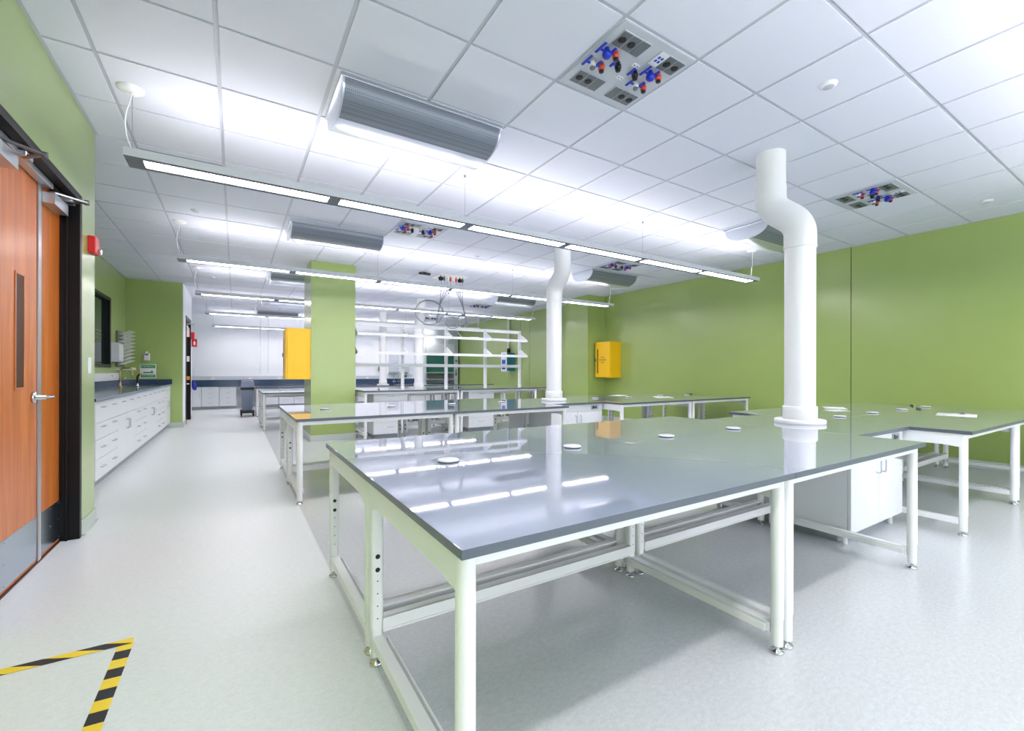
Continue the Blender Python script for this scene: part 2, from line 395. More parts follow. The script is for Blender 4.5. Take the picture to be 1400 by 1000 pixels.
# closers: body on the leaf, arm up to the frame head
def closer(lf, yb0, yb1, ypiv, yend):
    m = MB(); m.prism([(yb0, 2.235), (yb1, 2.235), (yb1, 2.300), (yb1 - .01, 2.306), (yb0 + .01, 2.306), (yb0, 2.300)], 'x', XD, XD + .062)
    c = put(d, 'closer_body', m, 'endcap', 0.004, lf)
    m = MB(); m.lathe([(.001, 2.305), (.018, 2.305), (.018, 2.325), (.001, 2.326)], (XD + .032, ypiv, 0), 14)
    mid = (XD + .17, (ypiv + yend) / 2 + .03, 2.325)
    def bar(a, b):
        a = Vector(a); b = Vector(b); t = (b - a).normalized(); n = Vector((-t.y, t.x, 0)) * .012; z = Vector((0, 0, .005))
        m.add([a - n - z, a + n - z, b + n - z, b - n - z, a - n + z, a + n + z, b + n + z, b - n + z], [(0, 3, 2, 1), (4, 5, 6, 7), (0, 1, 5, 4), (2, 3, 7, 6), (1, 2, 6, 5), (3, 0, 4, 7)])
    bar((XD + .032, ypiv, 2.320), mid); bar(mid, (XD + .055, yend, 2.330))
    m.lathe([(.001, 2.31), (.014, 2.31), (.014, 2.34), (.001, 2.34)], (mid[0], mid[1], 0), 12)
    put(d, 'closer_arm', m, 'armgrey', 0, c)
    m = MB(); m.box(XD + .03, XD + .085, yend - .05, yend + .05, 2.325, 2.352); put(d, 'arm_bracket', m, 'endcap', 0.004, c)
closer(near, 3.05, 3.35, 3.15, 3.42); closer(far, 3.90, 4.17, 3.96, 4.18)
m = MB(); m.box(XD + .004, XD + .05, DY0 + .06, 3.93, 2.33, LZ + .004); put(d, 'head_rail', m, 'endcap', 0.003)
m = MB(); m.box(XD - .05, XD + .008, DY0 + .05, DY1 - .05, 0, 0.010); put(d, 'threshold', m, 'wooddark', 0.002)

# fire alarm, light switch on that wall
t = empty('fire_alarm', (XL, 4.56, 2.07), label='red fire alarm strobe on green wall beside the wooden double door', cat='fire alarm')
m = MB(); m.box(XL, XL + .045, 4.50, 4.62, 2.07, 2.20); put(t, 'housing', m, 'red', 0.006)
m = MB(); m.box(XL + .045, XL + .062, 4.575, 4.605, 2.075, 2.115); put(t, 'strobe_lens', m, 'chrome', 0.004)
t = empty('light_switch', (XL, 4.545, 1.16), label='white light switch plate on green wall beside the wooden double door', cat='light switch')
m = MB(); m.box(XL, XL + .007, 4.50, 4.58, 1.16, 1.28); put(t, 'cover_plate', m, 'lam', 0.002)
m = MB(); m.box(XL + .007, XL + .011, 4.524, 4.556, 1.185, 1.255); put(t, 'rocker', m, 'white', 0.001)

# far door in the block wall
d2 = empty('door_2', (XL, (E0 + E1) / 2, 0)); d2['kind'] = 'structure'
m = MB(); m.box(-1.03, XL + .014, E1 - .05, E1 + .05, 0, EZ + .05); m.box(-1.03, XL + .014, E0 - .05, E0 + .05, 0, EZ + .05); m.box(-1.03, XL + .014, E0 + .05, E1 - .05, EZ - .05, EZ + .05)
put(d2, 'door_frame', m, 'frame', 0.003)
m = MB(); m.box(-1.05, -1.01, E0 + .05, E1 - .05, .01, EZ - .05); lf = put(d2, 'door_leaf', m, 'wood', 0)
m = MB(); m.tube([(-1.01, 12.42, 1.02), (-.96, 12.42, 1.02), (-.96, 12.55, 1.02)], .011, 8); put(d2, 'lever_handle', m, 'chrome', 0, lf)
m = MB(); m.box(-1.01, -.95, 12.75, 13.1, 2.18, 2.26); cb = put(d2, 'closer_body', m, 'endcap', .003, lf)
m = MB(); m.tube([(-.98, 12.85, 2.29), (-.84, 13.05, 2.31), (-.93, 13.25, 2.33)], .011, 8); put(d2, 'closer_arm', m, 'steel', 0, cb)
# small notices on the black jamb of the far door
for nm, lab, z0, z1, mt, x0, x1 in (('notice', 'white paper notice high on the black frame of the far door', 2.02, 2.24, 'paper', -1.02, -.952), ('notice', 'small white sign at mid height on the black frame of the far door', 1.42, 1.55, 'paper', -1.015, -.95),
                          ('tag', 'orange tag on the black frame of the far door', .97, 1.06, 'orange', -1.015, -.945), ('notice', 'low white sticker on the black frame of the far door', .86, .89, 'paper', -1.01, -.955)):
    m = MB(); m.box(x0, x1, E1 - .053, E1 - .0505, z0, z1); o = m.build(nm, mt); tag(o, lab, 'sign')
t = empty('wall_sign', (XL, YD - .03, 1.8), label='red fire extinguisher sign sticking out from the wall end past the far door', cat='sign')
m = MB(); m.box(XL, XL + .115, YD - .035, YD - .030, 1.80, 2.0); put(t, 'sign_plate', m, 'red')
m = MB(); m.lathe([(.001, 1.845), (.022, 1.845), (.022, 1.92), (.008, 1.935), (.008, 1.955), (.001, 1.957)], (XL + .058, YD - .036, 0), 10); put(t, 'extinguisher_symbol', m, 'sign_w')
m = MB(); m.box(XL, XL + .07, YD - .2, YD - .14, 1.98, 2.16); tag(m.build('fire_bell', 'red', None, .01), 'red alarm box on the wall end above the fire extinguisher sign', 'fire alarm')
m = MB(); m.tube([(XL + .05, YD - .03, .96), (XL + .05, YD - .03, .90), (XL + .055, YD - .03, .82), (XL + .07, YD - .03, .74), (XL + .075, YD - .03, .70)], [.006, .03, .05, .048, .02], 12)
tag(m.build('hanging_bag', 'navy'), 'blue fabric bag hanging on the wall end past the far door', 'bag')

# ------------------------------------------------------------------ lab tables
def foot_mb(x, y):
    return MB().lathe([(.001, 0), (.026, 0), (.028, .006), (.026, .012), (.008, .016), (.008, .042), (.001, .042)], (x, y, 0), 18)
def leg_mb(x, y, h, s):
    """round telescoping leg, flat drilled face turned towards +y*s"""
    m = MB(); n = 20
    def prof(r, flat):
        return [(x + r * math.cos(2 * PI * i / n), y + s * min(flat, r * math.sin(2 * PI * i / n))) for i in range(n)]
    up = prof(.0262, .0195); lo = prof(.0236, .0178)
    m.prism(lo, 'z', .035, .150, 0, True); m.prism(up, 'z', .147, h - .03, 0, True)
    for z in (.19, .24, .29, .34): m.lathe([(.0028, 0), (.0028, .0012)], (x, y + s * .0192, z), 8, 1, 'y') if s > 0 else m.lathe([(.0028, -.0012), (.0028, 0)], (x, y - .0190, z), 8, 1, 'y')
    for z in (.385, .438):
        if s > 0: m.lathe([(.0095, 0), (.0095, .002), (.006, .004)], (x, y + .0190, z), 12, 1, 'y')
        else: m.lathe([(.006, -.004), (.0095, -.002), (.0095, 0)], (x, y - .0190, z), 12, 1, 'y')
    return m
def make_table(W, D, h, grommets):
    root = empty('lab_table'); t = .0265
    a, b = W / 2, D / 2
    m = MB(); m.box(-a + .0005, a - .0005, -b + .0005, b - .0005, h - t + .0012, h, 0)
    tp = m.build('tabletop', ['top', 'topedge'], root, 0.0015)
    me = tp.data
    for p in me.polygons:
        if abs(p.normal.z) < .5 or p.normal.z < 0: p.material_index = 1
    xl, yf, yr = a - .037, -b + .055, b - .044
    m = MB(); m.box(-xl, xl, yf - .02, yf + .01, h - t - .034, h - t); m.build('front_rail', 'white', root, 0.002)
    m = MB(); m.box(-xl, xl, yr - .005, yr + .02, h - t - .11, h - t); m.build('rear_rail', 'white', root, 0.002)
    for s in (-1, 1):
        m = MB(); z1 = h - t; z0 = z1 - .088
        m.prism([(yf, z0 - .006), (yf + .04, z0 - .003), (yf + .10, z0 + .004), (yr - .10, z0 + .004), (yr - .04, z0 - .012), (yr, z0 - .022), (yr, z1), (yf, z1)], 'x', s * xl - .012 + s * .014, s * xl + .012 + s * .014)
        m.build('side_apron', 'white', root, 0.002)
        m = MB(); m.box(s * xl - .021, s * xl + .021, yf + .02, yr - .02, .082, .122)
        m.box(s * xl - s * .036 - .004, s * xl - s * .036 + .004, yf + .03, yr - .03, .085, .118); m.build('side_stretcher', 'white', root, 0.003)
        for y, q in ((yf, 1), (yr, -1)):
            lg = leg_mb(s * xl, y, h, q).build('leg', ['white', 'black'], root)
            foot_mb(s * xl, y).build('levelling_foot', 'chrome', lg)
    m = MB(); m.box(-xl + .02, xl - .02, yr - .024, yr - .018, .135, .190); m.box(-xl + .02, xl - .02, yr - .03, yr + .018, .182, .190); m.box(-xl + .02, xl - .02, yr - .03, yr + .018, .135, .143)
    m.build('rear_stretcher', 'white', root, 0.001)
    for x in grommets:
        m = MB(); m.lathe([(.001, h), (.046, h), (.046, h + .004), (.001, h + .004)], (x, b - .052, 0), 28, 1)
        m.lathe([(.001, h + .004), (.050, h + .004), (.050, h + .009), (.047, h + .012), (.001, h + .0125)], (x, b - .052, 0), 28, 0)
        m.build('cable_grommet', ['lam', 'black'], root)
    return root
W1, D1 = 1.5235, 0.914
near_t = make_table(W1, D1, TZ, ()); far_t = make_table(W1, D1, TZ, (-.37, .37))
used = set()
def place(proto, x, y, rz, label, group):
    o = proto if proto.name not in used else copy_tree(proto)
    used.add(proto.name)
    o.location = (x, y, 0); o.rotation_euler = (0, 0, rz); tag(o, label, 'table', group); return o
XS = (1.209, 2.733, 5.182, 6.706)
isl = [(1.851, 'front'), (5.184, 'second'), (10.82, 'third'), (14.04, 'rearmost')]
where = {('front', 0): 'at the left end of the front island, %s', ('front', 1): 'of the front island left of the nearest duct, %s',
         ('front', 2): 'right of the nearest duct, %s', ('front', 3): 'against the right wall nearest the viewer, %s',
         ('second', 0): 'in front of the green column, %s', ('second', 1): 'left of the middle duct, %s',
         ('second', 2): 'right of the middle duct, %s', ('second', 3): 'at the right wall past the yellow cabinet, %s',
         ('third', 0): 'left of the green column base, %s', ('third', 1): 'behind the shelving rack left half, %s',
         ('third', 2): 'behind the shelving rack right end, %s', ('third', 3): 'at the far right wall past the pilaster, %s',
         ('rearmost', 0): 'in the last row beside the bin%s', ('rearmost', 1): 'in the last row before the back sink%s',
         ('rearmost', 2): 'in the last row before the fume hood%s', ('rearmost', 3): 'in the last row at the right wall%s'}
for yc, nm in isl:
    for i, x in enumerate(XS):
        g = 'lab tables of the %s island' % nm
        place(near_t, x, yc - D1 / 2, 0, 'white grey-topped lab table ' + where[(nm, i)] % ('' if nm == 'rearmost' else 'near side'), g)
        if nm != 'rearmost':
            place(far_t, x, yc + D1 / 2, PI, 'white grey-topped lab table ' + where[(nm, i)] % 'rear side', g)
# higher benches under the shelving rack
tall_t = make_table(1.795, .75, .855, ())
for i, x in enumerate((2.735, 4.53)):
    for y, rz, sd in ((8.025, 0, 'near side'), (8.777, PI, 'rear side')):
        place(tall_t, x, y, rz, 'taller white bench under the shelving rack, %s, %s' % ('beside the green column' if i == 0 else 'right end', sd), 'taller benches under the rack')

# ------------------------------------------------------------------ link worktops, their cabinets and white ducts
def pull(x, y, z0, z1, proj=.03, sy=-1):
    return MB().tube(fillet([(x, y, z0), (x, y + sy * proj, z0), (x, y + sy * proj, z1), (x, y, z1)], .012, 4), .0048, 8)
def hpull(x, y, z, w=.1, proj=.03, sy=-1):
    return MB().tube(fillet([(x - w / 2, y, z), (x - w / 2, y + sy * proj, z), (x + w / 2, y + sy * proj, z), (x + w / 2, y, z)], .012, 4), .0048, 8)
def make_link_cabinet():
    r = empty('base_cabinet'); w, dp = .452, .505        # front at y=0, runs to +y
    m = MB(); m.box(-w, w, .02, dp, .085, TZ - .028, 0); m.box(-w, -w + .002, .018, .02, .085, TZ - .03, 1)
    m.box(-w + .05, w - .05, .10, dp, .0, .085, 1); m.box(-w, w, .001, .02, TZ - .036, TZ - .028, 0); body = m.build('body', ['lam', 'lamedge'], r, .0015)
    m = MB(); m.box(-w + .003, w - .003, 0, .019, .640, TZ - .038); fp = m.build('front_panel', 'lam', r, .0015)
    m = MB(); m.box(.24, .37, -.006, 0, .657, .717, 0); m.box(.265, .285, -.009, -.006, .667, .707, 2); m.box(.285, .345, -.008, -.006, .672, .702, 1); m.box(.295, .335, -.0095, -.008, .682, .692, 2); m.build('outlet', ['steel', 'slate', 'black'], fp, .001)
    for s in (-1, 1):
        m = MB(); m.box(min(0, s * w) + .003, max(0, s * w) - .003, 0, .019, .09, .634); dr = m.build('door', 'lam', r, .0015)
        pull(s * .042, 0, .46, .585).build('handle', 'steel', dr)
    for s in (-1, 1):
        MB().tube([(s * (w - .06), .06, .085), (s * (w - .06), .06, 0)], [.014, .018], 10).build('foot', 'lam', r)
    return r
lc = make_link_cabinet(); first = True
XM = 3.9575
duct_lab = {'front': 'nearest thick white exhaust duct rising from the front worktop with a bent top', 'second': 'second white exhaust duct rising between the middle tables',
            'third': 'white exhaust duct seen behind the shelving rack, right of two', 'rearmost': 'farthest slim white exhaust duct behind the shelving rack, left of two'}
for yc, nm in isl:
    wt = empty('link_worktop', (XM, yc, TZ - .0265), label='grey worktop bridging the tables around the %s white duct' % {'front': 'nearest', 'second': 'middle', 'third': 'third', 'rearmost': 'farthest'}[nm], cat='worktop', group='bridging worktops')
    m = MB(); m.box(3.4965, 4.4185, yc - .57, yc + .57, TZ - .0265, TZ, 0)
    o = put(wt, 'slab', m, ['top', 'topedge'], .0015)
    for p in o.data.polygons:
        if p.normal.z < .5: p.material_index = 1
    for rz, y, sd in ((0, yc - .53, 'near side'), (PI, yc + .53, 'rear side')):
        if nm == 'rearmost' and rz: continue
        c = lc if first else copy_tree(lc)
        first = False
        c.location = (XM, y, 0); c.rotation_euler = (0, 0, rz)
        tag(c, 'white two-door cabinet under the worktop of the %s duct, %s' % ({'front': 'nearest', 'second': 'middle', 'third': 'third', 'rearmost': 'farthest'}[nm], sd), 'cabinet', 'cabinets under bridging worktops')
    t = empty('exhaust_duct', (XM, yc, TZ), label=duct_lab[nm], cat='duct', group='white exhaust ducts')
    R = .111; dx, dy = {'front': (-.06, .205), 'second': (.0, -.20), 'third': (.10, .10), 'rearmost': (0, 0)}[nm]
    m = MB(); m.lathe([(.001, TZ), (.180, TZ), (.183, TZ + .004), (.183, TZ + .028), (.178, TZ + .033), (.001, TZ + .033)], (XM, yc, 0), 40); put(t, 'base_flange', m, 'duct')
    m = MB(); m.lathe([(.112, TZ + .033), (.124, TZ + .033), (.124, TZ + .135), (.120, TZ + .140), (.112, TZ + .140)], (XM, yc, 0), 40); put(t, 'collar', m, 'duct')
    m = MB(); m.lathe([(R, TZ + .03), (R, 2.235)], (XM, yc, 0), 40); put(t, 'riser', m, 'duct')
    m = MB()
    path = fillet([(XM, yc, 2.20), (XM, yc, 2.41), (XM + dx, yc + dy, 2.585), (XM + dx, yc + dy, 2.76)], .12, 9)
    m.tube(path, R + .006, 36); m.lathe([(R + .003, 2.198), (R + .009, 2.200), (R + .009, 2.212), (R + .003, 2.214)], (XM, yc, 0), 40); put(t, 'offset_elbow', m, 'duct')
    m = MB(); m.lathe([(R + .002, 2.72), (R + .002, CZ + .004)], (XM + dx, yc + dy, 0), 36); put(t, 'upper_pipe', m, 'duct')

# ------------------------------------------------------------------ papers and pens on the right-hand tables
def paper(x, y, rz, label, sz=(.216, .279)):
    m = MB(); n = 6
    for i in range(n + 1):
        for j in (0, 1): m.v.append(((i / n - .5) * sz[0], (j - .5) * sz[1], .0008 + .004 * (i / n) ** 2))
    for i in range(n): m.f.append((2 * i, 2 * i + 2, 2 * i + 3, 2 * i + 1)); m.m.append(0); m.sm.append(True)
    o = m.build('paper_sheet', 'paper'); s = o.modifiers.new('s', 'SOLIDIFY'); s.thickness = .0006
    o.location = (x, y, TZ + .0008); o.rotation_euler = (0, 0, rz); tag(o, label, 'paper', 'loose papers on the tables')
paper(5.98, 1.38, .2, 'white sheet of paper with a dark clip on the right-hand table nearest the viewer', (.36, .28))
paper(5.94, 2.40, .5, 'white sheet of paper behind the near white duct, on the table by the green wall', (.3, .21))
paper(5.55, 2.22, 1.2, 'small sheet of paper lying closest behind the near white duct', (.15, .21))
paper(5.78, 5.70, .3, 'white sheet of paper below the yellow wall cabinet, left one', (.33, .23))
paper(6.03, 4.92, .9, 'white sheet of paper right of the yellow wall cabinet on the second right-hand tables', (.36, .28))
def pen(x, y, rz, L, label, mt='black', nm='marker_pen'):
    t = empty(nm, (x, y, TZ), rz, label, 'pen')
    m = MB().lathe([(.001, 0), (.008, 0), (.009, L * .62), (.001, L * .62)], (0, 0, .010), 10, axis='x'); m.build('barrel', mt, t)
    m = MB().lathe([(.0095, L * .60), (.0095, L * .97), (.006, L), (.001, L)], (0, 0, .010), 10, axis='x'); m.build('cap', 'slate', t)
pen(7.10, 2.03, .4, .2, 'black marker on the right-hand tables close to the green wall')
pen(6.55, 1.80, .5, .16, 'grey marker left of the black one on the right-hand tables', 'slate')
pen(7.12, 5.28, .1, .2, 'black marker on the second right-hand tables close to the green wall')
t = empty('binder_clip', (6.07, 1.36, TZ + .008), .3, 'dark clip lying on the white sheet of the nearest right-hand table', 'clip')
MB().prism([(-.02, .001), (.02, .001), (.004, .02), (-.004, .02)], 'x', -.03, .03).build('spring_body', 'slate', t)
for s in (-1, 1): MB().tube([(-.02, s * .016, .006), (-.016, s * .055, .008), (.016, s * .055, .008), (.02, s * .016, .006)], .0018, 6).build('wire_arm', 'steel', t)

# ------------------------------------------------------------------ shelving rack on the taller benches
rk = empty('shelving_rack', (3.64, 8.40, .855), label='white slotted shelving rack with two shelf levels standing on the taller benches', cat='shelving rack')
posts = (1.84, 2.745, 3.655, 4.56, 5.44); z0 = .855
for px in posts:
    m = MB(); m.box(px - .027, px + .027, 8.385, 8.43, z0, 2.10, 0)
    for i in range(38):
        z = z0 + .06 + i * .031
        m.box(px - .014, px - .007, 8.3835, 8.386, z, z + .016, 1); m.box(px + .007, px + .014, 8.3835, 8.386, z, z + .016, 1)
    put(rk, 'post', m, ['white', 'slate'])
m = MB(); m.box(posts[0], posts[-1], 8.40, 8.425, 2.035, 2.10); put(rk, 'top_beam', m, 'white', .002)
m = MB(); m.box(posts[0], posts[-1], 8.378, 8.40, 1.275, 1.335); put(rk, 'lower_beam', m, 'white', .002)
for z in (1.865, 1.53):
    for a, b in zip(posts, posts[1:]):
        m = MB(); m.box(a + .012, b - .012, 8.09, 8.375, z - .004, z); m.box(a + .012, b - .012, 8.084, 8.092, z - .034, z + .016); put(rk, 'shelf', m, 'white')
    for px in posts:
        m = MB(); m.prism([(8.383, z - .03), (8.085, z - .03), (8.085, z + .005), (8.383, z + .16)], 'x', px - .009, px + .009); put(rk, 'bracket', m, 'white')
# white flex coil lying on the top shelf
m = MB()
pts = []
for i in range(40):
    a = i / 39 * 4 * PI; pts.append((4.05 + .10 * math.cos(a) + .004 * i, 8.22 + .07 * math.sin(a), 1.876 + .0004 * i))
pts = fillet([(3.86, 8.33, 2.2), (3.85, 8.3, 2.0), (3.92, 8.24, 1.89)], .1) + pts
m.tube(pts, .007, 8); tag(m.build('coiled_cable', 'cord'), 'white cable coiled loosely on the top shelf of the rack', 'cable')

# under-bench drawer cabinets at the rack
def under_cab(x0, x1, label):
    r = empty('drawer_cabinet', ((x0 + x1) / 2, 7.78, 0), label=label, cat='cabinet', group='drawer cabinets under the taller benches')
    m = MB(); m.box(x0, x1, 7.80, 8.30, .08, .80); m.box(x0 + .03, x1 - .03, 7.86, 8.30, 0, .08, 1); put(r, 'body', m, ['lam', 'lamedge'], .0015)
    for a, b in ((.655, .795), (.475, .65), (.285, .47), (.09, .28)):
        m = MB(); m.box(x0 + .003, x1 - .003, 7.781, 7.80, a, b); dr = put(r, 'drawer', m, 'lam', .0015)
        put(r, 'handle', hpull((x0 + x1) / 2, 7.781, (a + b) / 2 + .02, .11), 'steel', 0, dr)
under_cab(2.03, 2.64, 'white drawer cabinet under the taller bench beside the green column')
under_cab(3.86, 4.43, 'white drawer cabinet under the taller bench, middle of the rack')

# ------------------------------------------------------------------ yellow cabinets
def yellow(label, x0, x1, y0, y1, lett):
    z0, z1 = 1.05, 1.90
    r = empty('safety_cabinet', (x1, (y0 + y1) / 2, z0), label=label, cat='cabinet', group='yellow wall cabinets')
    m = MB(); m.box(x0 + .022, x1, y0, y1, z0, z1, 0)
    for i in range(5):
        for zc in (z0 + .22, z1 - .22): m.lathe([(.004, -.0012), (.004, 0)], (x0 + .12, y0, zc + (i - 2) * .05), 8, 1, 'y')
    put(r, 'body', m, ['yellow', 'text'], .003)
    m = MB(); m.box(x0, x0 + .02, y0 + .004, y1 - .004, z0 + .006, z1 - .006); dr = put(r, 'door', m, 'yellow', .003)
    m = MB(); m.box(x0 - .012, x0, y1 - .03, y1 - .012, 1.43, 1.50); put(r, 'latch', m, 'black', .002, dr)
    m = MB(); m.box(x0 - .001, x0, y1 - .105, y1 - .070, z0 + .10, z0 + .68)
    put(r, 'label_strip', m, 'tape_b', 0, dr)
    if lett:
        for k, (tx, sz) in enumerate((('SPILL', .052), ('CONTROL', .052), ('UNIT', .052))):
            text('lettering', tx, sz, (x0 - .0015 - r.location.x, y0 + .235 - r.location.y, 1.53 - k * .062 - r.location.z), (PI / 2, 0, -PI / 2), 'text', dr)
    return r
yellow('yellow metal cabinet hanging on the green right wall by the pilaster', 7.41, XR, 7.575, 8.065, True)
yellow('yellow metal cabinet hanging on the side of the green column', .70, 1.08, 8.14, 8.62, False)

# ------------------------------------------------------------------ pendant lamps
XP0, XP1 = -.61, 6.73
def make_pendant():
    r = empty('pendant_light'); L = XP1 - XP0; h = .055; wd = .105
    m = MB()
    e = .044; q = .095
    m.box(0, L, -wd, -wd + e, 0, h, 0); m.box(0, L, wd - e, wd, 0, h, 0); m.box(0, q, -wd + e, wd - e, 0, h, 0); m.box(L - q, L, -wd + e, wd - e, 0, h, 0)
    m.box(q, L - q, -wd + e, wd - e, .022, .036, 0)
    o = m.build('housing', ['alu', 'aludark'], r, .0015)
    for p in o.data.polygons:
        if p.center.z < .001: p.material_index = 1
    n = 6; seg = (L - 2 * q) / n
    for i in range(n):
        a, b = q + i * seg + (.0 if i == 0 else .045), q + (i + 1) * seg - (0 if i == n - 1 else .045)
        m = MB(); m.box(a, b, -wd + e + .002, wd - e - .002, .004, .012); m.build('diffuser', 'lens', r)
        m = MB(); m.prism([(-.017, .036), (.017, .036), (.004, .060), (-.004, .060)], 'x', a, b); m.build('uplight', 'uplens', r)
    for i in range(1, n):
        c = q + i * seg; m = MB(); m.box(c - .044, c + .044, -wd + e, wd - e, .001, .022); m.build('joint_plate', 'aludark', r)
    for x in (.03, 2.46, 4.90, L - .03):
        m = MB(); m.tube([(x, 0, h - .02), (x, 0, CZ - 2.56)], .0018, 6); m.lathe([(.001, CZ - 2.56 - .02), (.012, CZ - 2.56 - .02), (.012, CZ - 2.56)], (x, 0, 0), 10); m.build('hanger_wire', 'wire', r)
    for x, s in ((.02, 1), (L - .02, -1)):
        m = MB(); m.lathe([(.001, CZ - 2.56 - .03), (.05, CZ - 2.56 - .026), (.072, CZ - 2.56 - .010), (.075, CZ - 2.56)], (x, .01, 0), 28); m.build('canopy', 'white', r)
        q = CZ - 2.56
        m = MB(); m.tube(fillet([(x + .012, .0, q - .02), (x + .004, .0, q - .06), (x - .035 * s, .02, q - .2), (x - .02 * s, .03, q - .34), (x + .02 * s, .01, h)], .14, 6), .0045, 8); m.build('power_cord', 'cord', r)
    return r
pl = make_pendant()
plab = ['unseen long linear pendant lamp behind the viewer', 'added unseen linear pendant lamp farther behind the viewer', 'nearest long linear pendant lamp crossing above the front benches', 'second linear pendant lamp, passing in front of the green column',
        'third linear pendant lamp, beyond the green column', 'fourth linear pendant lamp, toward the white back wall', 'farthest linear pendant lamp, against the white back wall']
for i, y in enumerate((.28, -2.75, 3.815, 6.86, 9.72, 12.85, 16.35)):  # first two hang out of view, added to lift light under the tables
    o = pl if i == 0 else copy_tree(pl)
    o.location = (XP0, y, 2.56); tag(o, plab[i], 'pendant lamp', 'linear pendant lamps')

# ------------------------------------------------------------------ half-round diffusers
def make_diffuser():
    r = empty('air_diffuser'); w, a, b = 1.13, .275, .165; n = 22
    m = MB()
    arc = [(-a * math.cos(PI * i / n), -.022 - b * math.sin(PI * i / n) ** .8) for i in range(n + 1)]
    vs = [(x, p[0], p[1]) for x in (0, w) for p in arc]
    k = 9
    m.add(vs, [(i, i + 1, n + 2 + i, n + 1 + i) for i in range(k)], 0, True); m.build('perforated_shell', 'perfface', r)
    m = MB(); m.add(vs, [(i, i + 1, n + 2 + i, n + 1 + i) for i in range(k, n)], 0, True); m.build('smooth_shell', 'endcap', r)
    for x in (0, w):
        m = MB(); m.prism([(p[0] * 1.008, p[1] * 1.012) for p in arc], 'x', x - .006, x + .006); m.build('end_cap', 'endcap', r)
    m = MB(); m.box(-.02, w + .02, -a - .015, a + .015, -.024, -.001); m.build('mounting_frame', 'endcap', r, .002)
    return r
df = make_diffuser()
for i, (x, y, lab) in enumerate(((.575, 3.19, 'large perforated half-round air diffuser on the ceiling above the front left bench'), (.585, 6.33, 'perforated half-round air diffuser on the ceiling in front of the green column'),
                                 (5.47, 3.19, 'half-round air diffuser on the ceiling behind the top of the near white duct'), (5.47, 6.30, 'half-round air diffuser on the ceiling above the yellow wall cabinet'),
                                 (.56, 9.70, 'half-round air diffuser just left of the green column top'), (.56, 13.0, 'half-round air diffuser farther left of the green column'), (.56, 15.8, 'farthest half-round air diffuser near the white back wall'),
                                 (5.47, 9.70, 'half-round air diffuser on the ceiling above the shelving rack, nearer one'), (5.0, 12.9, 'half-round air diffuser on the ceiling above the fume hood side'))):
    o = df if i == 0 else copy_tree(df)
    o.location = (x, y, CZ); tag(o, lab, 'air diffuser', 'half-round air diffusers')

# ------------------------------------------------------------------ ceiling service panels
def make_service():
    r = empty('service_panel')
    m = MB(); m.box(-.290, .290, -.290, .290, -.006, -.0005); m.build('face_plate', 'panel', r, .001)
    def outlets(x0, y0, kinds):
        bx = MB(); bx.box(x0 - .004, x0 + .214, y0 - .004, y0 + .114, -.011, -.006); b = bx.build('outlet_box', 'panel', r, .001)
        for i, k in enumerate(kinds):
            a = x0 + i * .071; p = MB(); p.box(a + .001, a + .065, y0 + .001, y0 + .109, -.014, -.011, 0)
            if k == 's': p.lathe([(.017, -.019), (.023, -.017), (.023, -.013)], (a + .0335, y0 + .055, 0), 20, 1)
            if k == 'd':
                for u in range(4): p.box(a + .014 + (u % 2) * .024, a + .028 + (u % 2) * .024, y0 + .03 + (u // 2) * .028, y0 + .048 + (u // 2) * .028, -.016, -.0135, 2)
            p.build('receptacle', ['lam' if k == 'd' else 'slate', 'black', 'vblue'], b)
    outlets(-.245, -.243, 'ssb'); outlets(.056, -.243, 'dss'); outlets(-.240, .127, 'ssb'); outlets(.058, .127, 'bss')
    def valve(x, y, kind, lx, long):
        col = {'b': 'vblue', 'r': 'coral', 'w': 'lam', 'k': 'black'}[kind]
        m = MB(); m.lathe([(.001, -.050), (.013, -.050), (.015, -.044), (.020, -.040), (.020, -.024), (.014, -.020), (.014, -.006), (.001, -.006)], (x, y, 0), 16, 0)
        if kind != 'b': m.lathe([(.001, -.060), (.013, -.060), (.016, -.054), (.016, -.048), (.001, -.046)], (x, y, 0), 14, 1)
        else: m.lathe([(.001, -.066), (.018, -.063), (.027, -.050), (.027, -.038), (.018, -.030), (.001, -.028)], (x, y, 0), 16, 0)
        v = m.build('valve', [col, 'black' if kind != 'w' else 'slate'], r)
        m = MB(); m.box(lx - .008, lx + .008, y - .055 if long else y - .045, y + .035 if long else y + .025, -.034, -.027); m.box(min(lx, x) , max(lx, x), y - .006, y + .006, -.033, -.024)
        m.build('lever', 'vblue', v, .002)
    for s in (0, 1):
        o = 0 if s == 0 else .366
        valve(-.232 + o, -.088, 'b', -.288 + o, True); valve(-.170 + o, -.096, 'r', -.210 + o, False)
        valve(-.235 + o, .030, 'w', -.286 + o, True); valve(-.169 + o, .024, 'r', -.208 + o, False)
    valve(-.091, -.036, 'k', -.133, False); valve(.054, -.036, 'k', .012, False)
    for y in (-.075, .055):
        m = MB(); m.box(-.005, .045, y - .015, y + .015, -.008, -.006, 0)
        for x in (.008, .032): m.lathe([(.004, -.0095), (.004, -.0075)], (x, y, 0), 8, 1)
        m.build('data_port', ['lam', 'black'], r)
    return r
sp = make_service()
for i, (x, y, lab) in enumerate(((2.0426, 1.9658, 'nearest ceiling service panel with outlets and blue valves, in the ceiling above the front bench'), (5.700, 1.9658, 'ceiling service panel with outlets and blue valves beside the near white duct top'),
                                 (2.0426, 5.6236, 'ceiling service panel with blue valves just past the nearest lamp, left of center'), (5.700, 5.6236, 'ceiling service panel with blue valves past the nearest lamp, right of the middle duct'),
                                 (5.87, 11.11, 'small far ceiling service panel above the shelving rack right part'), (5.70, 14.46, 'farthest ceiling service panel seen between the duct and hose loops'))):
    o = sp if i == 0 else copy_tree(sp)
    o.location = (x, y, CZ); tag(o, lab, 'service panel', 'ceiling service panels')

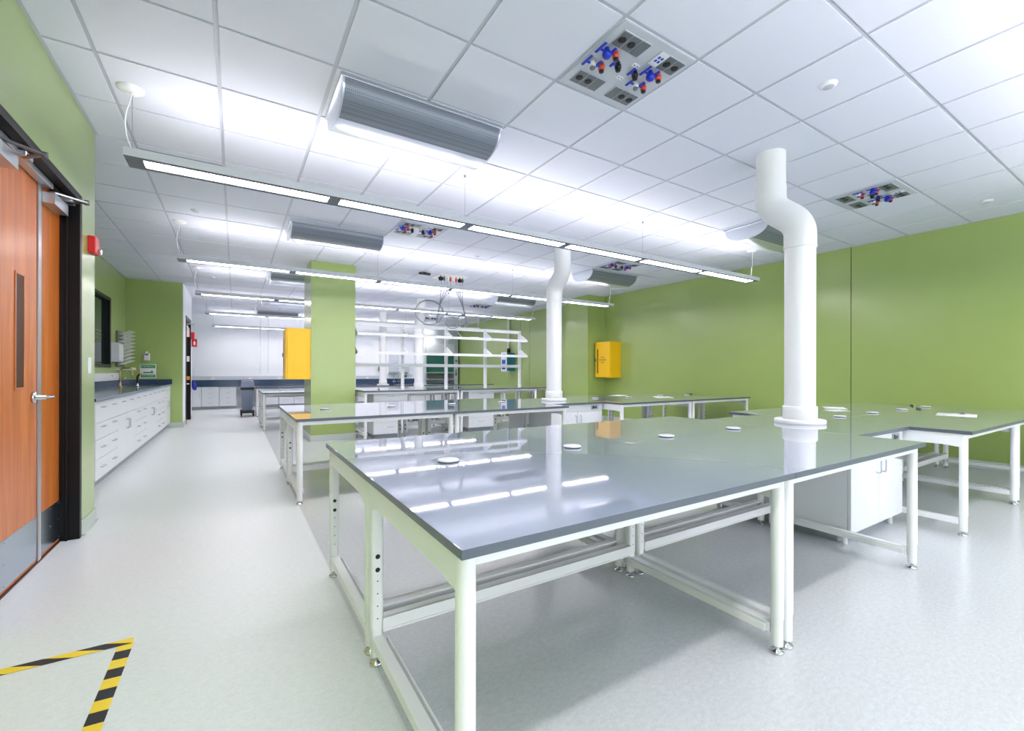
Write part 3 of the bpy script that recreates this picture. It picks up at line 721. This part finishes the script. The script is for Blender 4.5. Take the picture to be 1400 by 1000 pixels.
# gas panel with hanging hose bundles above the rack
hp = empty('gas_panel', (3.60, 8.08, CZ), label='white ceiling gas panel with hose regulators above the shelving rack', cat='service panel')
m = MB(); m.box(3.30, 3.90, 7.86, 8.30, CZ - .012, CZ - .0005); put(hp, 'face_plate', m, 'white', .002)
regs = [(3.36, 'black', .05), (3.43, 'slate', .02), (3.50, 'lam', .02), (3.56, 'coral', .022), (3.68, 'coral', .022), (3.76, 'black', .045), (3.82, 'slate', .02)]
for x, c, r0 in regs:
    m = MB(); m.lathe([(.001, CZ - .11), (r0 * .7, CZ - .105), (r0, CZ - .08), (r0, CZ - .045), (.010, CZ - .035), (.010, CZ - .012)], (x, 7.98, 0), 14); put(hp, 'regulator', m, c)
def hoses(label, tops, join, end, loops, name='hose_bundle'):
    t = empty(name, (join[0], join[1], join[2]), label=label, cat='hose')
    for i, x in enumerate(tops):
        o = Vector(((i - 1.5) * .007, (i % 2) * .008, 0))
        pts = [Vector((x, 7.98, CZ - .11)), Vector((x, 7.985, CZ - .30))] + [Vector(join) + o, Vector(end) + o]
        pts = fillet(pts, .14, 5)
        put(t, 'hose', MB().tube(pts, .0065, 8), 'hose')
    for (cx, cy, cz, rx, rz, turns) in loops:
        m = MB(); pts = []
        for i in range(60 * turns):
            a = i / 60 * 2 * PI; k = i / 60 / turns
            pts.append((cx + rx * math.cos(a) * (1 - .03 * k), cy + .03 * k, cz + rz * math.sin(a) * (1 - .05 * k)))
        m.tube(pts, .009, 8); put(t, 'loop', m, 'hose')
hoses('grey hose bundle with one big loop hanging from the ceiling gas panel, left one', (3.37, 3.44, 3.50, 3.56), (3.40, 8.08, 2.58), (3.36, 8.2, 2.16), [(3.22, 8.20, 2.34, .29, .24, 2)])
hoses('grey hose bundle with small loops hanging from the ceiling gas panel, right one', (3.68, 3.72, 3.76, 3.82), (3.86, 8.08, 2.54), (4.05, 8.2, 2.12), [(3.72, 8.22, 2.17, .15, .12, 2), (3.93, 8.2, 2.22, .10, .13, 2)])
m = MB(); m.box(2.90, 3.12, 7.90, 7.95, CZ - .05, CZ - .012); m.box(2.98, 3.04, 7.91, 7.94, CZ - .012, CZ, 0)
tag(m.build('ceiling_bracket', 'black', None, .004), 'small black bracket on the ceiling left of the gas panel', 'bracket')

# smoke detectors and slot vent
for i, (x, y, lab) in enumerate(((3.262, 1.356, 'round ceiling detector between the near service panel and the near duct top'), (6.92, 1.356, 'round ceiling detector near the right green wall'), (-.39, 6.31, 'round ceiling detector over the aisle past the nearest lamp'),
                                 (-.38, 10.6, 'round ceiling detector over the aisle, farther one'), (3.31, 6.36, 'round ceiling detector near the middle of the room'))):
    m = MB(); m.lathe([(.001, CZ - .018), (.034, CZ - .018), (.046, CZ - .011), (.050, CZ)], (x, y, 0), 28, 0); m.lathe([(.001, CZ - .020), (.030, CZ - .020), (.032, CZ - .0175)], (x, y, 0), 24, 1)
    tag(m.build('ceiling_detector', ['white', 'panel']), lab, 'detector', 'round ceiling detectors')
v = empty('slot_vent', (-.40, 4.83, CZ), label='perforated slot vent in the ceiling beside the left end of the nearest lamp', cat='vent')
m = MB(); m.box(-.69, -.09, 4.785, 4.87, CZ - .006, CZ - .0005); put(v, 'vent_frame', m, 'panel', .001)
m = MB(); m.box(-.68, -.10, 4.795, 4.86, CZ - .008, CZ - .006); put(v, 'grille', m, 'ventgrey')

# ------------------------------------------------------------------ alcove: cabinets, counter, sink fittings
XC = -1.15
def side_pull_h(y, z, w=.10):     # horizontal bow pull on a front facing +x
    return MB().tube(fillet([(XC, y - w / 2, z), (XC + .03, y - w / 2, z), (XC + .03, y + w / 2, z), (XC, y + w / 2, z)], .012, 4), .0042, 8)
def side_pull_v(y, z, w=.11):
    return MB().tube(fillet([(XC, y, z - w / 2), (XC + .032, y, z - w / 2), (XC + .032, y, z + w / 2), (XC, y, z + w / 2)], .012, 4), .0048, 8)
CW = .488; Y0 = 5.79
def alcove_unit(k, doors, label):
    y0 = Y0 + k * CW; n = 2 if doors else 1; y1 = y0 + n * CW
    r = empty('base_cabinet', (XC, (y0 + y1) / 2, 0), label=label, cat='cabinet', group='white cabinets along the alcove')
    m = MB(); m.box(XA + .02, XC - .02, y0 + .001, y1 - .001, .10, .882, 0); m.box(XA + .05, XC - .07, y0 + .001, y1 - .001, 0, .10, 1); put(r, 'body', m, ['lam', 'lamedge'])
    for i in range(n):
        a = y0 + i * CW + .002; b = a + CW - .004; c = (a + b) / 2
        m = MB(); m.box(XC - .019, XC, a, b, .664, .876); dr = put(r, 'drawer', m, 'lam', .0015); put(r, 'handle', side_pull_h(c, .815), 'steel', 0, dr)
        if doors:
            m = MB(); m.box(XC - .019, XC, a, b, .105, .658); dr = put(r, 'door', m, 'lam', .0015)
            put(r, 'handle', side_pull_v(b - .04 if i == 0 else a + .04, .53), 'steel', 0, dr)
        else:
            for z0, z1 in ((.500, .658), (.305, .495), (.105, .300)):
                m = MB(); m.box(XC - .019, XC, a, b, z0, z1); dr = put(r, 'drawer', m, 'lam', .0015); put(r, 'handle', side_pull_h(c, (.62, .415, .215)[(.500, .305, .105).index(z0)]), 'steel', 0, dr)
ordn = ['first', 'second', 'third', 'fourth', 'fifth', 'sixth', 'seventh', 'eighth', 'ninth']
for i, (k, dd) in enumerate(((0, 0), (1, 0), (2, 1), (4, 0), (5, 0), (6, 1), (8, 0), (9, 0), (10, 1))):
    alcove_unit(k, dd, 'white %s under the blue alcove counter, %s unit from the near end' % ('two-door cabinet' if dd else 'four-drawer cabinet', ordn[i]))
ct = empty('alcove_counter', (-1.5, 8.6, .885), label='dark blue counter along the left alcove with upstand', cat='counter')
m = MB(); m.box(XA + .001, -1.12, 5.66, YC - .003, .885, .915); o = put(ct, 'slab', m, ['blue', 'blueedge', 'black'], .002)
for p in o.data.polygons:
    if p.normal.x > .5: p.material_index = 1
m = MB(); m.box(XA + .001, XA + .021, 5.66, YC - .024, .915, 1.015); m.box(XA + .001, -1.12, YC - .023, YC - .003, .915, 1.015); put(ct, 'upstand', m, 'blue', .002)
rw = empty('outlet_raceway', (XA, 8.2, 1.02), label='white outlet raceway above the alcove counter below the window', cat='raceway')
m = MB(); m.box(XA, XA + .05, 5.7, 10.76, 1.018, 1.145); put(rw, 'channel', m, 'lam', .003)
for y in (6.4, 7.6, 8.9, 10.2):
    m = MB(); m.box(XA + .05, XA + .054, y - .035, y + .035, 1.03, 1.125, 0); m.box(XA + .054, XA + .058, y - .02, y + .02, 1.085, 1.115, 1); put(rw, 'outlet', m, ['sign_w', 'red'], .001)
# faucets
def faucet(x, y, label, h=.32, reach=.16):
    r = empty('lab_faucet', (x, y, .915), label=label, cat='faucet')
    m = MB(); m.lathe([(.001, .915), (.028, .915), (.028, .925), (.016, .935), (.014, 1.02), (.018, 1.03), (.018, 1.06), (.001, 1.065)], (x, y, 0), 16); put(r, 'base', m, 'brass')
    m = MB(); m.tube(fillet([(x, y, 1.04), (x, y, .915 + h), (x + reach, y, .915 + h), (x + reach, y, .915 + h - .12)], .07, 7), .009, 10); m.lathe([(.001, .915 + h - .17), (.008, .915 + h - .17), (.012, .915 + h - .12), (.001, .915 + h - .118)], (x + reach, y, 0), 10); put(r, 'spout', m, 'brass')
    for s in (-1, 1):
        m = MB(); m.tube([(x, y, 1.045), (x, y + s * .05, 1.045), (x + .01, y + s * .06, 1.05), (x + .06, y + s * .07, 1.06)], .006, 8); put(r, 'lever', m, 'chrome')
faucet(-1.62, 9.68, 'brass gooseneck faucet on the blue alcove counter below the drying rack', .32)
r = empty('eyewash_spray', (-1.46, 10.1, .915), label='black handled eyewash spray with steel stem on the alcove counter', cat='eyewash')
m = MB(); m.lathe([(.001, .915), (.025, .915), (.022, .93), (.012, .94), (.012, .98), (.001, .98)], (-1.46, 10.1, 0), 14); put(r, 'holder', m, 'chrome')
m = MB(); m.tube([(-1.46, 10.1, .97), (-1.46, 10.1, 1.08), (-1.43, 10.1, 1.13)], .017, 10); put(r, 'grip', m, 'black')
m = MB(); m.lathe([(.001, 0), (.024, .003), (.026, .02), (.01, .03)], (-1.42, 10.1, 1.125), 14); put(r, 'spray_head', m, 'orange')
# towel dispenser
r = empty('towel_dispenser', (XA, 10.6, 1.3), label='white paper towel dispenser on the alcove wall right of the window', cat='dispenser')
m = MB(); m.prism([(XA, 1.345), (XA + .105, 1.345), (XA + .12, 1.36), (XA + .12, 1.67), (XA + .10, 1.69), (XA, 1.69)], 'y', 10.37, 10.73); put(r, 'cover', m, 'lam', .006)
m = MB(); m.box(XA + .02, XA + .10, 10.40, 10.70, 1.335, 1.347); put(r, 'slot', m, 'black')
# drying rack
r = empty('drying_rack', (XA, 11.1, 1.2), label='white peg drying rack on the alcove wall in the corner', cat='drying rack')
m = MB(); m.box(XA, XA + .03, 10.78, 11.42, 1.26, 1.93); put(r, 'backboard', m, 'rackboard', .004)
m = MB(); m.box(XA, XA + .20, 10.78, 11.42, 1.205, 1.22); m.box(XA + .19, XA + .20, 10.78, 11.42, 1.22, 1.25); put(r, 'drip_tray', m, 'lam', .003)
for i in range(9):
    for j in range(5):
        y = 10.86 + j * .115 + (i % 2) * .03; z = 1.31 + i * .07
        m = MB(); m.tube([(XA + .03, y, z), (XA + .20, y, z + .075)], [.0052, .0042], 8); put(r, 'peg', m, 'pegs')
# wall items on the block wall
r = empty('soap_dispenser', (-1.53, YC, 1.39), label='small white soap dispenser on the green end wall above the green sign', cat='dispenser')
m = MB(); m.box(-1.575, -1.485, YC - .08, YC, 1.40, 1.55); put(r, 'bottle', m, 'lam', .012)
m = MB(); m.lathe([(.001, 1.55), (.02, 1.55), (.018, 1.58), (.001, 1.585)], (-1.53, YC - .04, 0), 12); put(r, 'cap', m, 'sign_w')
m = MB(); m.box(-1.56, -1.50, YC - .085, YC - .08, 1.505, 1.535); put(r, 'band', m, 'slate')
r = empty('safety_sign', (-1.52, YC, 1.04), label='green and white safety sign on the green end wall above the blue counter', cat='sign')
m = MB(); m.box(-1.645, -1.385, YC - .003, YC, 1.04, 1.325); put(r, 'plate', m, 'sign_w')
m = MB(); m.box(-1.632, -1.398, YC - .004, YC - .003, 1.245, 1.312); put(r, 'header_band', m, 'sign_g')
m = MB(); m.box(-1.632, -1.398, YC - .004, YC - .003, 1.053, 1.112); put(r, 'footer_band', m, 'sign_g')
m = MB(); m.box(-1.59, -1.47, YC - .004, YC - .003, 1.14, 1.165); m.prism([(-1.468, 1.138), (-1.44, 1.138), (-1.43, 1.17), (-1.455, 1.195), (-1.468, 1.19)], 'y', YC - .004, YC - .003); put(r, 'pictogram', m, 'sign_g')
text('lettering', 'EMERGENCY', .038, (-1.515 + 1.52, -.0046, 1.279 - 1.04), (PI / 2, 0, 0), 'sign_w', r)
text('lettering', 'EYE WASH', .040, (-1.515 + 1.52, -.0046, 1.083 - 1.04), (PI / 2, 0, 0), 'sign_w', r)

# ------------------------------------------------------------------ back wall run
YK = 16.60
bc = empty('back_counter', (1.6, 17.0, .70), label='dark blue counter running along the white back wall with upstand', cat='counter')
m = MB(); m.box(XN + .003, 4.86, YK - .03, YB - .001, .70, .73); o = put(bc, 'slab', m, ['blue', 'blueedge'], .002)
m = MB(); m.box(XN + .003, 4.86, YB - .022, YB - .001, .73, .90); put(bc, 'upstand', m, 'blue', .002)
rw = empty('outlet_raceway', (1.6, YB, .90), label='pale grey outlet raceway along the white back wall above the blue counter', cat='raceway')
m = MB(); m.box(XN + .003, 4.86, YB - .05, YB - .001, .902, 1.03); put(rw, 'channel', m, 'hoodgrey', .003)
for x in (-.62, .43, 1.3, 4.3):
    m = MB(); m.box(x - .05, x + .05, YB - .054, YB - .05, .92, 1.015, 0); m.box(x - .035, x - .012, YB - .058, YB - .054, .975, 1.005, 1); m.box(x + .012, x + .035, YB - .058, YB - .054, .975, 1.005, 1); put(rw, 'outlet', m, ['sign_w', 'red'])
def back_unit(x0, x1, kind, label):
    r = empty('base_cabinet', ((x0 + x1) / 2, YK, 0), label=label, cat='cabinet', group='white cabinets along the back wall')
    m = MB(); m.box(x0 + .001, x1 - .001, YK + .02, YB - .03, .09, .699); m.box(x0 + .001, x1 - .001, YK + .06, YB - .03, 0, .09, 1); put(r, 'body', m, ['lam', 'lamedge'])
    if kind == 'drawers':
        for a, b in ((.565, .695), (.41, .56), (.25, .405), (.095, .245)):
            m = MB(); m.box(x0 + .004, x1 - .004, YK, YK + .019, a, b); dr = put(r, 'drawer', m, 'lam', .0015); put(r, 'handle', hpull((x0 + x1) / 2, YK, (a + b) / 2 + .02, .11), 'steel', 0, dr)
    else:
        m = MB(); m.box(x0 + .004, x1 - .004, YK, YK + .019, .565, .695); dr = put(r, 'drawer', m, 'lam', .0015); put(r, 'handle', hpull((x0 + x1) / 2, YK, .64, .11), 'steel', 0, dr)
        m = MB(); m.box(x0 + .004, x1 - .004, YK, YK + .019, .095, .56); dr = put(r, 'door', m, 'lam', .0015); put(r, 'handle', pull(x1 - .05, YK, .40, .51), 'steel', 0, dr)
for x0, x1, kd, lb in ((-2.2, -1.35, 'door', 'white cabinet at the hidden left end of the back counter'), (-1.34, -.885, 'door', 'white one-door cabinet of the back counter, beside the blue hanging bag'), (-.88, -.43, 'drawers', 'white drawer cabinet of the back counter, left of two beside the bin'), (-.42, .03, 'drawers', 'white drawer cabinet of the back counter, right of two beside the bin'),
                       (.80, 1.22, 'door', 'white cabinet of the back counter seen under the left table, leftmost'), (1.23, 1.68, 'door', 'white cabinet of the back counter seen under the left table, middle'), (1.69, 2.14, 'drawers', 'white drawer cabinet of the back counter close to the green column'),
                       (3.7, 4.28, 'door', 'white cabinet of the back counter right of the green column'), (4.29, 4.85, 'door', 'white cabinet of the back counter next to the back sink')):
    back_unit(x0, x1, kd, lb)
m = MB(); m.box(.04, .79, YK + .2, YK + .22, .60, .699); tag(m.build('knee_space_apron', 'lam'), 'white apron over the knee space of the back counter behind the bin', 'apron')

# sink bench at the back
sb = empty('sink_bench', (5.55, 17.0, 0), label='white sink bench with dark blue top below the pegboard at the back wall', cat='sink bench')
m = MB(); m.box(4.88, 6.22, YK + .02, YB - .03, .0, .70); put(sb, 'body', m, 'lam', .002)
m = MB(); m.box(4.87, 6.23, YK - .03, YB - .001, .70, .73); put(sb, 'slab', m, 'blue', .002)
m = MB(); m.box(4.87, 6.23, YB - .022, YB - .001, .73, .91); put(sb, 'upstand', m, 'blue', .002)
for x in (5.28, 5.47):
    m = MB(); m.tube(fillet([(x, 17.2, .73), (x, 17.2, 1.08), (x + .14, 17.0, 1.08), (x + .14, 17.0, .98)], .06, 6), .010, 8); m.tube([(x - .07, 17.2, .80), (x + .07, 17.2, .80)], .008, 8); put(sb, 'faucet', m, 'chrome')
r = empty('pegboard', (5.32, YB, 1.2), label='grey pegboard rack on the back wall above the back sink', cat='pegboard')
m = MB(); m.box(5.12, 5.53, YB - .03, YB - .001, 1.12, 1.88); put(r, 'board', m, 'pegboard', .003)
m = MB(); m.box(5.12, 5.53, YB - .12, YB - .03, 1.12, 1.14); m.box(5.12, 5.53, YB - .125, YB - .115, 1.12, 1.18); put(r, 'drip_tray', m, 'steel', .002)
for i in range(5):
    for j in range(4):
        m = MB(); m.tube([(5.17 + j * .1, YB - .03, 1.26 + i * .13), (5.17 + j * .1, YB - .15, 1.30 + i * .13)], .008, 6); put(r, 'peg', m, 'pegs')
r = empty('towel_dispenser', (5.80, YB, 1.1), label='grey towel dispenser on the back wall right of the pegboard', cat='dispenser')
m = MB(); m.box(5.64, 5.92, YB - .14, YB - .001, 1.16, 1.46); put(r, 'cover', m, 'hoodgrey', .008)
m = MB(); m.box(5.69, 5.87, YB - .13, YB - .02, 1.145, 1.16); put(r, 'slot', m, 'black')
m = MB(); m.box(5.66, 5.85, YB - .004, YB - .001, .94, 1.06); tag(m.build('wall_sign', 'sign_g'), 'small green sign on the back wall right above the back sink', 'sign')
m = MB(); m.box(4.72, 4.82, YB - .09, YB - .001, 1.20, 1.48); tag(m.build('wall_phone', 'black', None, .02), 'black wall telephone on the back wall left of the pegboard', 'telephone')

# fume hood at the back right
hx0, hx1, hy = 6.27, 7.70, 16.50
fh = empty('fume_hood', ((hx0 + hx1) / 2, 17.0, 0), label='tall pale fume hood with green glass sash in the back right corner', cat='fume hood')
m = MB(); m.box(hx0, hx0 + .08, hy, YB - .005, .0, CZ - .01); m.box(hx1 - .17, hx1, hy, YB - .005, 0, CZ - .01)
m.box(hx0 + .08, hx1 - .17, hy + .06, YB - .005, 2.3, CZ - .01); m.box(hx0 + .08, hx1 - .17, YB - .03, YB - .005, .7, 2.3); m.box(hx0 + .08, hx1 - .17, hy + .02, YB - .005, 0, .70); put(fh, 'cabinet', m, 'hoodgrey', .003)
m = MB(); m.box(hx0 + .08, hx1 - .17, hy - .005, hy + .06, 1.86, 2.30); put(fh, 'header_panel', m, 'lam', .003)
m = MB(); m.box(hx0 + .09, hx1 - .18, hy + .02, hy + .03, 1.17, 1.86); put(fh, 'sash', m, 'teal')
m = MB(); m.box(hx0 + .08, hx1 - .17, hy + .0, hy + .04, 1.12, 1.17); put(fh, 'sash_rail', m, 'steel', .002)
m = MB(); m.box(hx0 + .08, hx1 - .17, hy - .03, hy + .7, .70, .735); put(fh, 'work_surface', m, 'blue', .002)
m = MB(); m.box(hx0 + .08, hx1 - .17, hy - .03, hy + .0, .86, .90); put(fh, 'airfoil', m, 'steel', .002)
for z, s in ((1.62, .04), (1.24, .02), (1.16, .02), (1.08, .045)):
    m = MB(); m.box(hx1 - .11, hx1 - .06, hy - .008, hy, z - s, z + s); put(fh, 'control', m, 'black', .002)
m = MB(); m.box(hx1 + .005, hx1 + .04, hy + .02, YB - .01, 0.0, 2.3); put(fh, 'side_shade', m, 'black')  # black slab painted in for the shadow between hood and right wall
# dispenser box and conduit on the far right wall
r = empty('control_box', (XR, 12.5, 1.2), label='blue control box with white front on the far right green wall behind the rack', cat='control box')
m = MB(); m.box(XR - .30, XR, 12.28, 12.62, 1.22, 1.80); put(r, 'housing', m, 'boxblue', .006)
m = MB(); m.box(XR - .325, XR - .30, 12.28, 12.62, 1.20, 1.82, 0)
for z0, z1 in ((1.68, 1.76), (1.44, 1.58), (1.26, 1.33)): m.box(XR - .328, XR - .325, 12.34, 12.56, z0, z1, 1)
put(r, 'front_panel', m, ['lam', 'vblue'], .003)
m = MB(); m.tube([(XR - .05, 12.6, 1.86), (XR - .05, 12.6, CZ)], .035, 12); m.lathe([(.001, 1.82), (.05, 1.82), (.05, 1.95), (.03, 1.97)], (XR - .05, 12.6, 0), 12, 1)
tag(m.build('conduit', ['white', 'black']), 'white vertical conduit with black joint above the blue control box', 'conduit')

# ------------------------------------------------------------------ bin on a dolly
b = empty('waste_bin', (.27, 13.7, 0), label='grey wheeled waste bin with a liner folded over the rim in the aisle', cat='bin')
def rect(cx, cy, hx, hy, z): return [(cx - hx, cy - hy, z), (cx + hx, cy - hy, z), (cx + hx, cy + hy, z), (cx - hx, cy + hy, z)]
m = MB(); a = rect(.27, 13.7, .115, .20, .16); c = rect(.27, 13.7, .145, .25, .72)
m.add(a + c, [(3, 2, 1, 0), (0, 1, 5, 4), (1, 2, 6, 5), (2, 3, 7, 6), (3, 0, 4, 7)]); put(b, 'body', m, 'bin', .015)
for s in (-1, 0, 1):
    m = MB(); m.box(.27 + s * .07 - .01, .27 + s * .07 + .01, 13.44, 13.49, .25, .66); put(b, 'rib', m, 'bin', .004)
m = MB(); m.box(.115, .425, 13.44, 13.96, .70, .76); put(b, 'rim', m, 'black', .01)
m = MB(); m.add(rect(.27, 13.7, .158, .27, .76) + rect(.27, 13.7, .14, .24, .94), [(3, 2, 1, 0), (0, 1, 5, 4), (1, 2, 6, 5), (2, 3, 7, 6), (3, 0, 4, 7), (4, 5, 6, 7)]); put(b, 'lid', m, 'binlid', .012)
m = MB(); m.box(.11, .43, 13.44, 13.96, .09, .16); dl = put(b, 'dolly', m, 'black', .012)
for x in (.135, .405):
    for y in (13.48, 13.92):
        m = MB(); m.lathe([(.001, -.016), (.042, -.014), (.045, 0), (.042, .014), (.001, .016)], (x, y, .045), 18, axis='x'); m.box(x - .022, x + .022, y - .015, y + .015, .045, .09); put(b, 'caster', m, 'black', 0, dl)

# ------------------------------------------------------------------ hazard tape on the floor
def stripes(name, label, x0, x1, y0, y1, along, pitch, slant, z):
    """flat strip with diagonal bands: cells across the strip alternate colour"""
    m = MB(); T = .0008
    L = (x1 - x0) if along == 'x' else (y1 - y0); Wd = (y1 - y0) if along == 'x' else (x1 - x0)
    def pt(s, t): return (x1 - s, y0 + t) if along == 'x' else (x0 + t, y1 - s)
    def clipped(s0, s1):
        # parallelogram s in [s0,s1] + slant*t/W, clipped to [0,L]
        poly = [(s0, 0), (s1, 0), (s1 + slant, Wd), (s0 + slant, Wd)]
        for lim, sg in ((0, 1), (L, -1)):
            out = []
            for i in range(len(poly)):
                p, q = poly[i], poly[(i + 1) % len(poly)]; ip, iq = sg * (p[0] - lim) >= 0, sg * (q[0] - lim) >= 0
                if ip: out.append(p)
                if ip != iq:
                    k = (lim - p[0]) / (q[0] - p[0]); out.append((lim, p[1] + k * (q[1] - p[1])))
            poly = out
            if len(poly) < 3: return None
        return poly
    s = -abs(slant) - pitch * 2; i = 0
    while s < L + abs(slant) + pitch:
        p = clipped(s, s + pitch)
        if p and len(p) > 2: m.prism([pt(*q) for q in p], 'z', z, z + T, i % 2)
        s += pitch; i += 1
    tag(m.build(name, ['tape_y', 'tape_b']), label, 'tape', 'yellow and black floor tape')
stripes('hazard_tape', 'yellow and black striped floor tape running toward the viewer at lower left', -.425, -.372, 1.2, 2.515, 'y', .066, .004, .0006)
stripes('hazard_tape', 'yellow and black striped floor tape running toward the wooden doors', -1.0, -.378, 2.497, 2.548, 'x', .095, .1, .0014)

# ------------------------------------------------------------------ world, camera, view
wd = bpy.data.worlds.new('world'); bpy.context.scene.world = wd; wd.use_nodes = True
wd.node_tree.nodes['Background'].inputs['Color'].default_value = (.9, .92, 1, 1)
wd.node_tree.nodes['Background'].inputs['Strength'].default_value = 3.0
cam = bpy.data.cameras.new('camera'); co = bpy.data.objects.new('camera', cam); C.objects.link(co)
cam.sensor_width = 36; cam.sensor_fit = 'HORIZONTAL'; cam.lens = 606.5 / 1400 * 36; cam.shift_y = 8.9 / 1400
cam.clip_start = 0.02; cam.clip_end = 100
co.location = (0, 0, 1.1775)
yaw = 0.5577
co.rotation_euler = (Matrix.Rotation(-yaw, 3, 'Z') @ Matrix.Rotation(PI / 2, 3, 'X') @ Matrix.Rotation(math.radians(0.10), 3, 'Z')).to_euler()
sc = bpy.context.scene; sc.camera = co
sc.view_settings.view_transform = 'Standard'; sc.view_settings.look = 'None'; sc.view_settings.gamma = 1; sc.view_settings.use_curve_mapping = False
sc.view_settings.exposure = 0.74
sc.cycles.max_bounces = 8; sc.cycles.diffuse_bounces = 7; sc.cycles.glossy_bounces = 4
